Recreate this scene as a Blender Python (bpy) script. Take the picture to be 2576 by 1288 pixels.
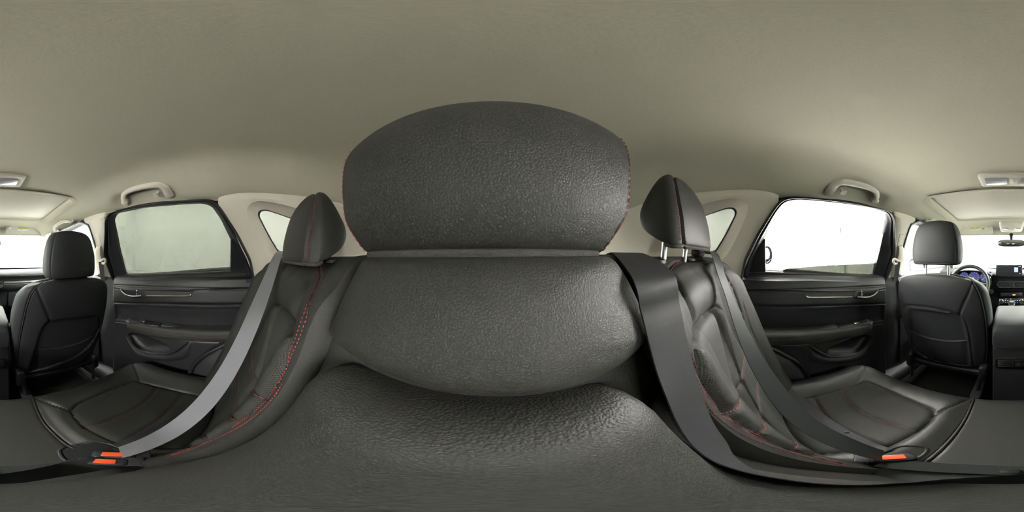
import bpy, math, random
import numpy as np
from mathutils import Vector
from mathutils.bvhtree import BVHTree

random.seed(7)
rng = np.random.default_rng(7)
for _o in list(bpy.data.objects):
    bpy.data.objects.remove(_o)
SC = bpy.context.scene
COL = SC.collection
H = 1.30                      # eye height above the showroom floor; the car is modelled around the eye point, then lifted
EYE = np.array([-0.015, 0.0, 0.0])
YAW = 36.0                    # pixels between the picture's left edge and the car's own forward axis

# ------------------------------------------------------------------ camera (360 degree panorama)
cd = bpy.data.cameras.new('camera')
cam = bpy.data.objects.new('camera', cd)
COL.objects.link(cam)
cd.type = 'PANO'
try:
    cd.panorama_type = 'EQUIRECTANGULAR'
except Exception:
    pass
cd.clip_start = 0.005
cd.clip_end = 100
cam.location = (EYE[0], EYE[1], H)
cam.rotation_euler = (math.pi / 2, 0, -math.radians((1288 + YAW) * 360 / 2576))
SC.camera = cam

# ------------------------------------------------------------------ world, lamps, exposure
w = bpy.data.worlds.new('world')
SC.world = w
w.use_nodes = True
w.node_tree.nodes['Background'].inputs[0].default_value = (1, 1, 1, 1)
w.node_tree.nodes['Background'].inputs[1].default_value = 0.5
SC.view_settings.view_transform = 'Standard'
SC.view_settings.look = 'None'
SC.view_settings.gamma = 1
SC.view_settings.use_curve_mapping = False
SC.view_settings.exposure = 0.0
SC.cycles.use_denoising = True
SC.cycles.max_bounces = 10
SC.cycles.diffuse_bounces = 6
SC.cycles.transparent_max_bounces = 12
SC.cycles.caustics_reflective = False
SC.cycles.caustics_refractive = False
SC.cycles.sample_clamp_indirect = 20.0

LAMP_POWER = 1.62


def ceiling_lamp(x, y, sx, sy, watt):
    l = bpy.data.lights.new('ceiling_panel_light', 'AREA')
    l.shape = 'RECTANGLE'
    l.size, l.size_y = sx, sy
    l.energy = watt * LAMP_POWER
    l.color = (1.0, 0.985, 0.95)
    o = bpy.data.objects.new('ceiling_panel_light', l)
    COL.objects.link(o)
    o.location = (x, y, 3.20)
    return o


for lx in (-5.0, -2.3, 2.4, 3.6):
    for ly in (-2.6, 0.4, 2.6):
        ceiling_lamp(lx, ly, 0.9, 2.0, {-5.0: 380, -2.3: 130}.get(lx, 315))
ceiling_lamp(0.0, 2.95, 2.5, 0.7, 560)
ceiling_lamp(0.0, -3.2, 2.5, 0.9, 260)

# ------------------------------------------------------------------ helpers: picture rays, curves
def ray(px, py):
    a = math.radians((px + YAW) * 360 / 2576)
    e = math.radians((644 - py) * 180 / 1288)
    return np.array([math.sin(a) * math.cos(e), math.cos(a) * math.cos(e), math.sin(e)])


def on_plane(px, py, p0, n):
    d = ray(px, py)
    n = np.asarray(n, float)
    t = np.dot(np.asarray(p0, float) - EYE, n) / np.dot(d, n)
    return EYE + d * t


def onX(px, py, X): return on_plane(px, py, (X, 0, 0), (1, 0, 0))
def onY(px, py, Y): return on_plane(px, py, (0, Y, 0), (0, 1, 0))
def onZ(px, py, Z): return on_plane(px, py, (0, 0, Z), (0, 0, 1))


def unit(v):
    v = np.asarray(v, float)
    return v / (np.linalg.norm(v, axis=-1, keepdims=True) + 1e-12)


def catmull(pts, n, closed=False):
    p = np.asarray(pts, float)
    if closed:
        q = np.vstack([p[-1], p, p[0], p[1]])
        segs = len(p)
    else:
        q = np.vstack([2 * p[0] - p[1], p, 2 * p[-1] - p[-2]])
        segs = len(p) - 1
    t = np.linspace(0, segs, n, endpoint=not closed)
    i = np.minimum(t.astype(int), segs - 1)
    f = (t - i)[:, None]
    a, b, c, d = q[i], q[i + 1], q[i + 2], q[i + 3]
    return 0.5 * ((2 * b) + (c - a) * f + (2 * a - 5 * b + 4 * c - d) * f ** 2 + (3 * b - a - 3 * c + d) * f ** 3)


def resample(p, n, closed=False):
    p = np.asarray(p, float)
    if closed:
        p = np.vstack([p, p[:1]])
    s = np.concatenate([[0], np.cumsum(np.linalg.norm(np.diff(p, axis=0), axis=1))])
    t = np.linspace(0, s[-1], n, endpoint=not closed)
    return np.stack([np.interp(t, s, p[:, k]) for k in range(p.shape[1])], axis=1)


def rounded(pts, r, seg=5, closed=True):
    """polygon with each corner replaced by a small arc"""
    p = np.asarray(pts, float)
    out = []
    n = len(p)
    for i in range(n):
        a, b, c = p[i - 1], p[i], p[(i + 1) % n]
        if not closed and i in (0, n - 1):
            out.append(b)
            continue
        ra = min(r, 0.45 * np.linalg.norm(a - b))
        rc = min(r, 0.45 * np.linalg.norm(c - b))
        A = b + unit(a - b) * ra
        C = b + unit(c - b) * rc
        for k in range(seg + 1):
            t = k / seg
            out.append((1 - t) ** 2 * A + 2 * t * (1 - t) * b + t * t * C)
    return np.array(out)


def smooth01(x, a, b):
    t = np.clip((x - a) / (b - a), 0, 1)
    return t * t * (3 - 2 * t)


# ------------------------------------------------------------------ helpers: objects
def link(name, me, parent=None):
    o = bpy.data.objects.new(name, me)
    COL.objects.link(o)
    if parent is not None:
        o.parent = parent
    return o


def mesh(name, V, F, mat, parent=None, smooth=True, uv=None, mirror=False):
    V = np.asarray(V, float).reshape(-1, 3)
    if mirror:
        V = V * np.array([-1, 1, 1])
        F = [tuple(reversed(f)) for f in F]
    if parent is not None:
        V = V - np.array(parent.get('_base', (0, 0, 0)))
    me = bpy.data.meshes.new(name)
    me.from_pydata(V.tolist(), [], [tuple(int(i) for i in f) for f in F])
    if uv is not None:
        lay = me.uv_layers.new(name='UVMap')
        idx = np.empty(len(me.loops), dtype=np.int32)
        me.loops.foreach_get('vertex_index', idx)
        lay.data.foreach_set('uv', np.asarray(uv, np.float32)[idx].ravel())
    me.materials.append(mat)
    if smooth:
        me.polygons.foreach_set('use_smooth', [True] * len(me.polygons))
        try:
            me.set_sharp_from_angle(angle=math.radians(42))
        except Exception:
            pass
    me.update()
    o = link(name, me, parent)
    if parent is not None and '_base' in parent:
        o['_base'] = list(parent['_base'])
    return o


def tag(o, label=None, cat=None, group=None, kind=None):
    if label: o['label'] = label
    if cat: o['category'] = cat
    if group: o['group'] = group
    if kind: o['kind'] = kind
    return o


def thing(name, label, cat, base=(0, 0, 0), group=None, kind=None):
    o = link(name, None)
    o.location = base
    o['_base'] = [float(c) for c in base]
    return tag(o, label, cat, group, kind)


def merge(parts):
    V, F, n = [], [], 0
    for v, f in parts:
        v = np.asarray(v, float).reshape(-1, 3)
        V.append(v)
        F += [tuple(i + n for i in q) for q in f]
        n += len(v)
    return np.vstack(V), F


def loft(rings, closed=True, caps=(True, True)):
    """rings: list of (n,3) arrays"""
    m, n = len(rings), len(rings[0])
    V = np.vstack(rings)
    F = []
    lim = n if closed else n - 1
    for i in range(m - 1):
        for j in range(lim):
            k = (j + 1) % n
            F.append((i * n + j, i * n + k, (i + 1) * n + k, (i + 1) * n + j))
    if caps[0]: F.append(tuple(reversed(range(n))))
    if caps[1]: F.append(tuple((m - 1) * n + j for j in range(n)))
    return V, F


def frames(path, up=None, closed=False):
    p = np.asarray(path, float)
    if closed:
        t = unit(np.roll(p, -1, 0) - np.roll(p, 1, 0))
    else:
        t = unit(np.gradient(p, axis=0))
    N = []
    n = np.asarray(up, float) if up is not None else np.array([0, 0, 1.0])
    if abs(np.dot(n, t[0])) > 0.95:
        n = np.array([1.0, 0.2, 0])
    for k in range(len(p)):
        n = n - np.dot(n, t[k]) * t[k]
        n = n / (np.linalg.norm(n) + 1e-12)
        N.append(n)
        if up is not None:
            n = np.asarray(up, float)
    N = np.array(N)
    return t, N, np.cross(t, N)


def tube(path, r, seg=8, closed=False, up=None, flat=1.0, caps=True):
    """round (or flattened) tube along a path; r may be an array"""
    p = np.asarray(path, float)
    t, N, B = frames(p, up, closed)
    r = np.broadcast_to(np.asarray(r, float), (len(p),))
    a = np.linspace(0, 2 * math.pi, seg, endpoint=False)
    rings = [p[k] + r[k] * (np.outer(np.cos(a), B[k]) + flat * np.outer(np.sin(a), N[k])) for k in range(len(p))]
    if closed:
        rings.append(rings[0])
        return loft(rings, True, (False, False))
    return loft(rings, True, (caps, caps))


def sweep(path, prof, up=None, closed=False, caps=True):
    """profile points (b, n) swept along path"""
    p = np.asarray(path, float)
    t, N, B = frames(p, up, closed)
    prof = np.asarray(prof, float)
    rings = [p[k] + np.outer(prof[:, 0], B[k]) + np.outer(prof[:, 1], N[k]) for k in range(len(p))]
    if closed:
        rings.append(rings[0])
        return loft(rings, True, (False, False))
    return loft(rings, True, (caps, caps))


def rrect(w, h, r, seg=4):
    return rounded([(-w / 2, -h / 2), (w / 2, -h / 2), (w / 2, h / 2), (-w / 2, h / 2)], r, seg)


def rbox(c, size, r=0.004, rot=None):
    """box with rounded edges: lofted rounded rectangles along local z"""
    sx, sy, sz = size
    r = min(r, 0.49 * min(size))
    rings = []
    prof = [(-sz / 2, r), (-sz / 2 + r * 0.3, r * 0.3), (-sz / 2 + r, 0), (sz / 2 - r, 0), (sz / 2 - r * 0.3, r * 0.3), (sz / 2, r)]
    for z, ins in prof:
        q = rrect(sx - 2 * ins, sy - 2 * ins, r * 1.2, 3)
        rings.append(np.column_stack([q, np.full(len(q), z)]))
    V, F = loft(rings)
    if rot is not None:
        V = V @ np.asarray(rot).T
    return V + np.asarray(c, float), F


def rotm(ax, ay, az):
    cx, sx, cy, sy, cz, sz = math.cos(ax), math.sin(ax), math.cos(ay), math.sin(ay), math.cos(az), math.sin(az)
    X = np.array([[1, 0, 0], [0, cx, -sx], [0, sx, cx]])
    Y = np.array([[cy, 0, sy], [0, 1, 0], [-sy, 0, cy]])
    Z = np.array([[cz, -sz, 0], [sz, cz, 0], [0, 0, 1]])
    return Z @ Y @ X


def slab(outline, n, thick, bev=0.003):
    """solid plate: 3-D outline, pushed along n on its visible side, edges rounded"""
    o = np.asarray(outline, float)
    n = unit(n)
    c = o.mean(0)
    t = unit(np.roll(o, -1, 0) - np.roll(o, 1, 0))
    inw = np.cross(n, t)
    if np.mean(np.sum(inw * (c - o), 1)) < 0:
        inw = -inw
    rings = [o - n * thick, o - n * bev, o - n * bev * 0.3 + inw * bev * 0.3, o + inw * bev]
    return loft(rings)


def pillow(outline, n, prof, c=None):
    """rings shrinking towards the centre: prof = [(scale, height), ...]"""
    o = np.asarray(outline, float)
    n = unit(n)
    c = o.mean(0) if c is None else np.asarray(c, float)
    rings = [c + (o - c) * s + n * h for s, h in prof]
    return loft(rings, True, (False, True))


def lathe(prof, c, axis, seg=24):
    """prof: (radius, height) along axis"""
    axis = unit(axis)
    a = np.array([1.0, 0, 0]) if abs(axis[0]) < 0.8 else np.array([0, 1.0, 0])
    b = unit(np.cross(axis, a))
    a = np.cross(b, axis)
    th = np.linspace(0, 2 * math.pi, seg, endpoint=False)
    rings = [np.asarray(c, float) + r * (np.outer(np.cos(th), a) + np.outer(np.sin(th), b)) + axis * h for r, h in prof]
    return loft(rings)


def ribbon(path, side, width, thick=0.0013, taper=None):
    """seat-belt webbing: path, side vector per point"""
    p = np.asarray(path, float)
    s = unit(np.broadcast_to(np.asarray(side, float), p.shape))
    t = unit(np.gradient(p, axis=0))
    s = unit(s - np.sum(s * t, 1)[:, None] * t)
    n = np.cross(s, t)
    wv = np.broadcast_to(np.asarray(width, float), (len(p),))[:, None]
    prof = [(-.5, 0), (-.49, 1), (-.3, 1), (0, 1.0), (.3, 1), (.49, 1), (.5, 0), (.49, -1), (0, -1), (-.49, -1)]
    rings = [p[k] + np.outer([q[0] for q in prof], s[k] * wv[k]) + np.outer([q[1] for q in prof], n[k] * thick / 2) for k in range(len(p))]
    V, F = loft(rings)
    L = np.concatenate([[0], np.cumsum(np.linalg.norm(np.diff(p, axis=0), axis=1))])
    uv = np.array([(q[0] * wv[k][0], L[k]) for k in range(len(p)) for q in prof])
    return V, F, uv


def ring_strip(loops):
    """surface between closed loops with the same number of points"""
    return loft([np.asarray(l) for l in loops], True, (False, False))


# ------------------------------------------------------------------ upholstered surfaces
def seg_dist(P, line):
    P = P.reshape(-1, 3)
    best = np.full(len(P), 1e9)
    for a, b in zip(line[:-1], line[1:]):
        d = b - a
        L = np.dot(d, d) + 1e-15
        t = np.clip((P - a) @ d / L, 0, 1)
        q = a + t[:, None] * d
        best = np.minimum(best, np.sum((P - q) ** 2, 1))
    return np.sqrt(best)


class Surf:
    """grid surface that takes seams, grooves and padded regions drawn on it"""
    def __init__(s, P, flip=False, wrap=False):
        s.P = np.asarray(P, float)
        s.nv, s.nu = s.P.shape[:2]
        s.wrap = wrap
        s.D = np.zeros((s.nv, s.nu))
        s.flip = flip
        s.N = s.normals(s.P)
        s.F = [(i * s.nu + j, i * s.nu + (j + 1) % s.nu, (i + 1) * s.nu + (j + 1) % s.nu, (i + 1) * s.nu + j)
               for i in range(s.nv - 1) for j in range(s.nu if wrap else s.nu - 1)]
        s.nf = s.nu if wrap else s.nu - 1
        s.base = BVHTree.FromPolygons([Vector(v) for v in s.P.reshape(-1, 3)], s.F)

    def normals(s, P):
        if s.wrap:
            du = np.roll(P, -1, 1) - np.roll(P, 1, 1)
        else:
            du = np.gradient(P, axis=1)
        dv = np.gradient(P, axis=0)
        n = unit(np.cross(du, dv))
        return -n if s.flip else n

    def uv_of(s, p, idx):
        i, j = divmod(idx, s.nf)
        a = s.P[i, j]
        e1 = s.P[i, (j + 1) % s.nu] - a
        e2 = s.P[i + 1, j] - a
        A = np.array([e1, e2]).T
        q, *_ = np.linalg.lstsq(A, p - a, rcond=None)
        return (j + q[0], i + q[1])

    def trace(s, pts, n=60, closed=False, sm=True):
        q = catmull(pts, n, closed) if sm else resample(pts, n, closed)
        out, uv = [], []
        for px, py in q:
            loc, nor, idx, d = s.base.ray_cast(Vector(EYE), Vector(ray(px, py)))
            if loc is None:
                continue
            out.append(np.array(loc))
            uv.append(s.uv_of(np.array(loc), idx))
        return np.array(out), np.array(uv)

    def offset(s, line, uv, off):
        """line shifted sideways along the base surface, returned on the finished surface"""
        t = unit(np.gradient(line, axis=0))
        i = np.clip(uv[:, 1].round().astype(int), 0, s.nv - 1)
        j = np.clip(uv[:, 0].round().astype(int), 0, s.nu - 1)
        b = unit(np.cross(s.N[i, j], t))
        k = np.ones(5) / 5
        if len(b) > 8:
            b = unit(np.stack([np.convolve(np.pad(b[:, c], 2, 'edge'), k, 'valid') for c in range(3)], 1))
        q = []
        for p in line + b * off:
            loc, nor, idx, d = s.base.find_nearest(Vector(p))
            q.append(s.uv_of(np.array(loc), idx))
        return s.on(np.array(q))

    def drop(s, pts, n=60, closed=False, sm=True):
        """3-D points snapped to the nearest point of the surface"""
        q = catmull(pts, n, closed) if sm else resample(pts, n, closed)
        out, uv = [], []
        for p in q:
            loc, nor, idx, d = s.base.find_nearest(Vector(p))
            out.append(np.array(loc))
            uv.append(s.uv_of(np.array(loc), idx))
        return np.array(out), np.array(uv)

    def dist(s, line): return seg_dist(s.P, line).reshape(s.nv, s.nu)

    def inside(s, uv):
        U, Vv = np.meshgrid(np.arange(s.nu), np.arange(s.nv))
        ins = np.zeros(U.shape, bool)
        x, y = uv[:, 0], uv[:, 1]
        for i in range(len(uv)):
            j = i - 1
            c = (y[i] > Vv) != (y[j] > Vv)
            with np.errstate(divide='ignore', invalid='ignore'):
                xi = (x[j] - x[i]) * (Vv - y[i]) / (y[j] - y[i] + 1e-15) + x[i]
            ins ^= c & (U < xi)
        return ins

    def groove(s, line, depth=.004, width=.004):
        s.D -= depth * np.exp(-(s.dist(line) / width) ** 2)

    def ridge(s, line, h=.003, width=.004): s.groove(line, -h, width)

    def puff(s, line, uv, h, width):
        ln = np.vstack([line, line[:1]])
        ins = s.inside(uv)
        d = s.dist(ln)
        s.D += np.where(ins, h * (1 - np.exp(-d / width)), 0)
        return ins

    def done(s):
        s.Q = s.P + s.N * s.D[..., None]
        s.bvh = BVHTree.FromPolygons([Vector(v) for v in s.Q.reshape(-1, 3)], s.F)
        du = np.linalg.norm(np.diff(s.Q, axis=1), axis=2)
        dv = np.linalg.norm(np.diff(s.Q, axis=0), axis=2)
        u = np.concatenate([[0], np.cumsum(du.mean(0))])
        v = np.concatenate([[0], np.cumsum(dv.mean(1))])
        U, Vv = np.meshgrid(u, v)
        s.UV = np.stack([U.ravel(), Vv.ravel()], 1)

    def on(s, uv):
        """points of the finished surface at grid coordinates"""
        u = np.clip(uv[:, 0], 0, s.nu - 1.001)
        v = np.clip(uv[:, 1], 0, s.nv - 1.001)
        i, j = v.astype(int), u.astype(int)
        a, b = (v - i)[:, None], (u - j)[:, None]
        Q = s.Q
        return Q[i, j] * (1 - a) * (1 - b) + Q[i, j + 1] * (1 - a) * b + Q[i + 1, j] * a * (1 - b) + Q[i + 1, j + 1] * a * b

    def obj(s, name, mat, parent=None, keep=None, mirror=False, rest=False):
        F = s.F
        if keep is not None:
            k = keep.ravel()
            F = [f for f in F if (sum(int(k[i]) for i in f) >= 2) != rest]
        if s.flip: F = [tuple(reversed(f)) for f in F]
        used = np.unique(np.array(F).ravel())
        mp = np.full(s.nv * s.nu, -1)
        mp[used] = np.arange(len(used))
        return mesh(name, s.Q.reshape(-1, 3)[used], [tuple(mp[i] for i in f) for f in F], mat, parent, True, s.UV[used], mirror)


STITCHES = [0]


def stitch(line, bvh, mat, parent, off=0.0, L=.0042, gap=.0022, r=.00075, mirror=False, ref=None, name='stitching', lift=.0003):
    """row of single thread stitches lying on a surface"""
    ln = np.asarray(line, float)
    if len(ln) < 2: return None
    tot = np.sum(np.linalg.norm(np.diff(ln, axis=0), axis=1))
    n = max(2, int(tot / (L + gap)))
    c = resample(ln, n + 1)
    c = 0.5 * (c[1:] + c[:-1])
    t = unit(np.gradient(c, axis=0)) if len(c) > 1 else unit(c)
    ref = EYE if ref is None else np.asarray(ref, float)
    parts = []
    a = np.linspace(0, 2 * math.pi, 5, endpoint=False)
    prev = None
    for p, d in zip(c, t):
        loc, nor, i, _ = bvh.find_nearest(Vector(p))
        nr = np.array(nor)
        if np.dot(nr, ref - np.array(loc)) < 0: nr = -nr
        b = unit(np.cross(nr, d))
        if off:
            loc, nor, i, _ = bvh.find_nearest(Vector(np.array(loc) + b * off))
            nr = np.array(nor)
            if np.dot(nr, ref - np.array(loc)) < 0: nr = -nr
            b = unit(np.cross(nr, d))
        q = np.array(loc) + nr * lift
        d2 = unit(np.cross(b, nr))
        if np.dot(d2, d) < 0: d2 = -d2
        ring = r * (np.outer(np.cos(a), b) + np.outer(np.sin(a), nr))
        V = np.vstack([q - d2 * L * .5, q - d2 * L * .33 + ring + nr * r * .5, q + d2 * L * .33 + ring + nr * r * .5, q + d2 * L * .5])
        F = [(0, 1 + (k + 1) % 5, 1 + k) for k in range(5)]
        F += [(1 + k, 1 + (k + 1) % 5, 6 + (k + 1) % 5, 6 + k) for k in range(5)]
        F += [(11, 6 + k, 6 + (k + 1) % 5) for k in range(5)]
        parts.append((V, F))
    V, F = merge(parts)
    STITCHES[0] += len(parts)
    o = mesh(name, V, F, mat, parent, True, None, mirror)
    o['kind'] = 'stuff'
    return o


# ------------------------------------------------------------------ materials
def newmat(name):
    m = bpy.data.materials.new(name)
    m.use_nodes = True
    nt = m.node_tree
    return m, nt, nt.nodes['Principled BSDF'], nt.nodes['Material Output']


def nd(nt, t, **kw):
    n = nt.nodes.new(t)
    for k, v in kw.items():
        setattr(n, k, v)
    return n


def plain(name, col, rough=.5, metal=0.0, bump=0.0, scale=200.0, spec=.5, var=0.0):
    m, nt, b, out = newmat(name)
    b.inputs['Base Color'].default_value = (*col, 1)
    b.inputs['Roughness'].default_value = rough
    b.inputs['Metallic'].default_value = metal
    b.inputs['Specular IOR Level'].default_value = spec
    tc = nd(nt, 'ShaderNodeTexCoord')
    if bump:
        no = nd(nt, 'ShaderNodeTexNoise')
        no.inputs['Scale'].default_value = scale
        no.inputs['Detail'].default_value = 3
        nt.links.new(tc.outputs['Object'], no.inputs['Vector'])
        bp = nd(nt, 'ShaderNodeBump')
        bp.inputs['Strength'].default_value = bump
        bp.inputs['Distance'].default_value = .001
        nt.links.new(no.outputs['Fac'], bp.inputs['Height'])
        nt.links.new(bp.outputs['Normal'], b.inputs['Normal'])
    if var:
        n2 = nd(nt, 'ShaderNodeTexNoise')
        n2.inputs['Scale'].default_value = 3.5
        nt.links.new(tc.outputs['Object'], n2.inputs['Vector'])
        mx = nd(nt, 'ShaderNodeMix', data_type='RGBA')
        mx.inputs['A'].default_value = (*[c * (1 - var) for c in col], 1)
        mx.inputs['B'].default_value = (*[min(1, c * (1 + var)) for c in col], 1)
        nt.links.new(n2.outputs['Fac'], mx.inputs['Factor'])
        nt.links.new(mx.outputs['Result'], b.inputs['Base Color'])
    return m


def leather(name, col, scale=380.0, strength=.5, rough=.5, spec=.4, wrinkle=0.0):
    """grained leather: pebbles between fine creases"""
    m, nt, b, out = newmat(name)
    b.inputs['Roughness'].default_value = rough
    b.inputs['Specular IOR Level'].default_value = spec
    tc = nd(nt, 'ShaderNodeTexCoord')
    no = nd(nt, 'ShaderNodeTexNoise')
    no.inputs['Scale'].default_value = scale * .35
    nt.links.new(tc.outputs['Object'], no.inputs['Vector'])
    mxv = nd(nt, 'ShaderNodeMix', data_type='VECTOR')
    mxv.inputs['Factor'].default_value = .0014
    nt.links.new(tc.outputs['Object'], mxv.inputs['A'])
    nt.links.new(no.outputs['Color'], mxv.inputs['B'])
    vo = nd(nt, 'ShaderNodeTexVoronoi', feature='F1')
    vo.inputs['Scale'].default_value = scale
    nt.links.new(mxv.outputs['Result'], vo.inputs['Vector'])
    rm = nd(nt, 'ShaderNodeMapRange')
    rm.inputs['From Min'].default_value = .80
    rm.inputs['From Max'].default_value = .10
    rm.interpolation_type = 'SMOOTHERSTEP'
    nt.links.new(vo.outputs['Distance'], rm.inputs['Value'])
    bp = nd(nt, 'ShaderNodeBump')
    bp.inputs['Strength'].default_value = strength
    bp.inputs['Distance'].default_value = .0006
    nt.links.new(rm.outputs['Result'], bp.inputs['Height'])
    last = bp
    if wrinkle:
        n3 = nd(nt, 'ShaderNodeTexNoise')
        n3.inputs['Scale'].default_value = 60
        n3.inputs['Detail'].default_value = 4
        nt.links.new(tc.outputs['Object'], n3.inputs['Vector'])
        b3 = nd(nt, 'ShaderNodeBump')
        b3.inputs['Strength'].default_value = wrinkle
        b3.inputs['Distance'].default_value = .004
        nt.links.new(n3.outputs['Fac'], b3.inputs['Height'])
        nt.links.new(bp.outputs['Normal'], b3.inputs['Normal'])
        last = b3
    nt.links.new(last.outputs['Normal'], b.inputs['Normal'])
    mx = nd(nt, 'ShaderNodeMix', data_type='RGBA')
    mx.inputs['A'].default_value = (*[c * .72 for c in col], 1)
    mx.inputs['B'].default_value = (*[c * 1.08 for c in col], 1)
    nt.links.new(rm.outputs['Result'], mx.inputs['Factor'])
    nt.links.new(mx.outputs['Result'], b.inputs['Base Color'])
    return m


def perforated(name, col, pitch=.0055, hole=.24, rough=.5):
    """leather with rows of punched holes, laid out in the piece's own UV metres"""
    m, nt, b, out = newmat(name)
    b.inputs['Roughness'].default_value = rough
    b.inputs['Specular IOR Level'].default_value = .22
    uv = nd(nt, 'ShaderNodeUVMap')
    sep = nd(nt, 'ShaderNodeSeparateXYZ')
    nt.links.new(uv.outputs['UV'], sep.inputs[0])

    def mth(op, a, bb=None):
        n = nd(nt, 'ShaderNodeMath', operation=op)
        for k, v in enumerate((a, bb)):
            if v is None: continue
            if isinstance(v, (int, float)): n.inputs[k].default_value = v
            else: nt.links.new(v, n.inputs[k])
        return n.outputs[0]
    y = mth('DIVIDE', sep.outputs[1], pitch * .8)
    row = mth('FLOOR', y)
    fy = mth('SUBTRACT', mth('SUBTRACT', y, row), .5)
    sh = mth('MULTIPLY', mth('MODULO', row, 2.0), .5)
    x = mth('ADD', mth('DIVIDE', sep.outputs[0], pitch), sh)
    fx = mth('SUBTRACT', mth('SUBTRACT', x, mth('FLOOR', x)), .5)
    d = mth('SQRT', mth('ADD', mth('MULTIPLY', fx, fx), mth('MULTIPLY', mth('MULTIPLY', fy, fy), .64)))
    rm = nd(nt, 'ShaderNodeMapRange')
    rm.inputs['From Min'].default_value = hole * .7
    rm.inputs['From Max'].default_value = hole * 1.2
    nt.links.new(d, rm.inputs['Value'])
    bp = nd(nt, 'ShaderNodeBump')
    bp.inputs['Strength'].default_value = .6
    bp.inputs['Distance'].default_value = .0008
    nt.links.new(rm.outputs['Result'], bp.inputs['Height'])
    nt.links.new(bp.outputs['Normal'], b.inputs['Normal'])
    mx = nd(nt, 'ShaderNodeMix', data_type='RGBA')
    mx.inputs['A'].default_value = (*[c * .22 for c in col], 1)
    mx.inputs['B'].default_value = (*col, 1)
    nt.links.new(rm.outputs['Result'], mx.inputs['Factor'])
    nt.links.new(mx.outputs['Result'], b.inputs['Base Color'])
    return m


def webbing(name, col, spec=.4):
    """woven belt: fine diagonal ribs across the width"""
    m, nt, b, out = newmat(name)
    b.inputs['Roughness'].default_value = .55
    b.inputs['Specular IOR Level'].default_value = spec
    uv = nd(nt, 'ShaderNodeUVMap')
    wv = nd(nt, 'ShaderNodeTexWave', bands_direction='Y')
    wv.inputs['Scale'].default_value = 300
    wv.inputs['Distortion'].default_value = .6
    wv.inputs['Detail Scale'].default_value = 4
    nt.links.new(uv.outputs['UV'], wv.inputs['Vector'])
    wx = nd(nt, 'ShaderNodeTexWave', bands_direction='X')
    wx.inputs['Scale'].default_value = 21
    nt.links.new(uv.outputs['UV'], wx.inputs['Vector'])
    mm = nd(nt, 'ShaderNodeMath', operation='ADD')
    nt.links.new(wv.outputs['Fac'], mm.inputs[0])
    nt.links.new(wx.outputs['Fac'], mm.inputs[1])
    bp = nd(nt, 'ShaderNodeBump')
    bp.inputs['Strength'].default_value = .09
    bp.inputs['Distance'].default_value = .0004
    nt.links.new(mm.outputs[0], bp.inputs['Height'])
    nt.links.new(bp.outputs['Normal'], b.inputs['Normal'])
    mx = nd(nt, 'ShaderNodeMix', data_type='RGBA')
    mx.inputs['A'].default_value = (*[c * .8 for c in col], 1)
    mx.inputs['B'].default_value = (*[c * 1.1 for c in col], 1)
    nt.links.new(wv.outputs['Fac'], mx.inputs['Factor'])
    nt.links.new(mx.outputs['Result'], b.inputs['Base Color'])
    return m


def fabric(name, col, rough=.95):
    """short-napped headliner cloth with a fine knit"""
    m, nt, b, out = newmat(name)
    b.inputs['Roughness'].default_value = rough
    b.inputs['Specular IOR Level'].default_value = .1
    tc = nd(nt, 'ShaderNodeTexCoord')
    n1 = nd(nt, 'ShaderNodeTexNoise')
    n1.inputs['Scale'].default_value = 420
    n1.inputs['Detail'].default_value = 2
    nt.links.new(tc.outputs['Object'], n1.inputs['Vector'])
    bp = nd(nt, 'ShaderNodeBump')
    bp.inputs['Strength'].default_value = .22
    bp.inputs['Distance'].default_value = .001
    nt.links.new(n1.outputs['Fac'], bp.inputs['Height'])
    nt.links.new(bp.outputs['Normal'], b.inputs['Normal'])
    mx = nd(nt, 'ShaderNodeMix', data_type='RGBA')
    mx.inputs['A'].default_value = (*[c * .9 for c in col], 1)
    mx.inputs['B'].default_value = (*[c * 1.06 for c in col], 1)
    nt.links.new(n1.outputs['Fac'], mx.inputs['Factor'])
    nt.links.new(mx.outputs['Result'], b.inputs['Base Color'])
    return m


def glass(name, tint, refl=.08):
    m, nt, b, out = newmat(name)
    nt.nodes.remove(b)
    tr = nd(nt, 'ShaderNodeBsdfTransparent')
    tr.inputs[0].default_value = (*tint, 1)
    gl = nd(nt, 'ShaderNodeBsdfGlossy')
    gl.inputs['Roughness'].default_value = .02
    lw = nd(nt, 'ShaderNodeLayerWeight')
    lw.inputs['Blend'].default_value = .25
    ml = nd(nt, 'ShaderNodeMath', operation='MULTIPLY')
    ml.inputs[1].default_value = refl
    nt.links.new(lw.outputs['Fresnel'], ml.inputs[0])
    mx = nd(nt, 'ShaderNodeMixShader')
    nt.links.new(ml.outputs[0], mx.inputs[0])
    nt.links.new(tr.outputs[0], mx.inputs[1])
    nt.links.new(gl.outputs[0], mx.inputs[2])
    nt.links.new(mx.outputs[0], out.inputs['Surface'])
    return m


def emit(name, col, s):
    m, nt, b, out = newmat(name)
    b.inputs['Base Color'].default_value = (*[c * .2 for c in col], 1)
    b.inputs['Emission Color'].default_value = (*col, 1)
    b.inputs['Emission Strength'].default_value = s
    return m


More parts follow.
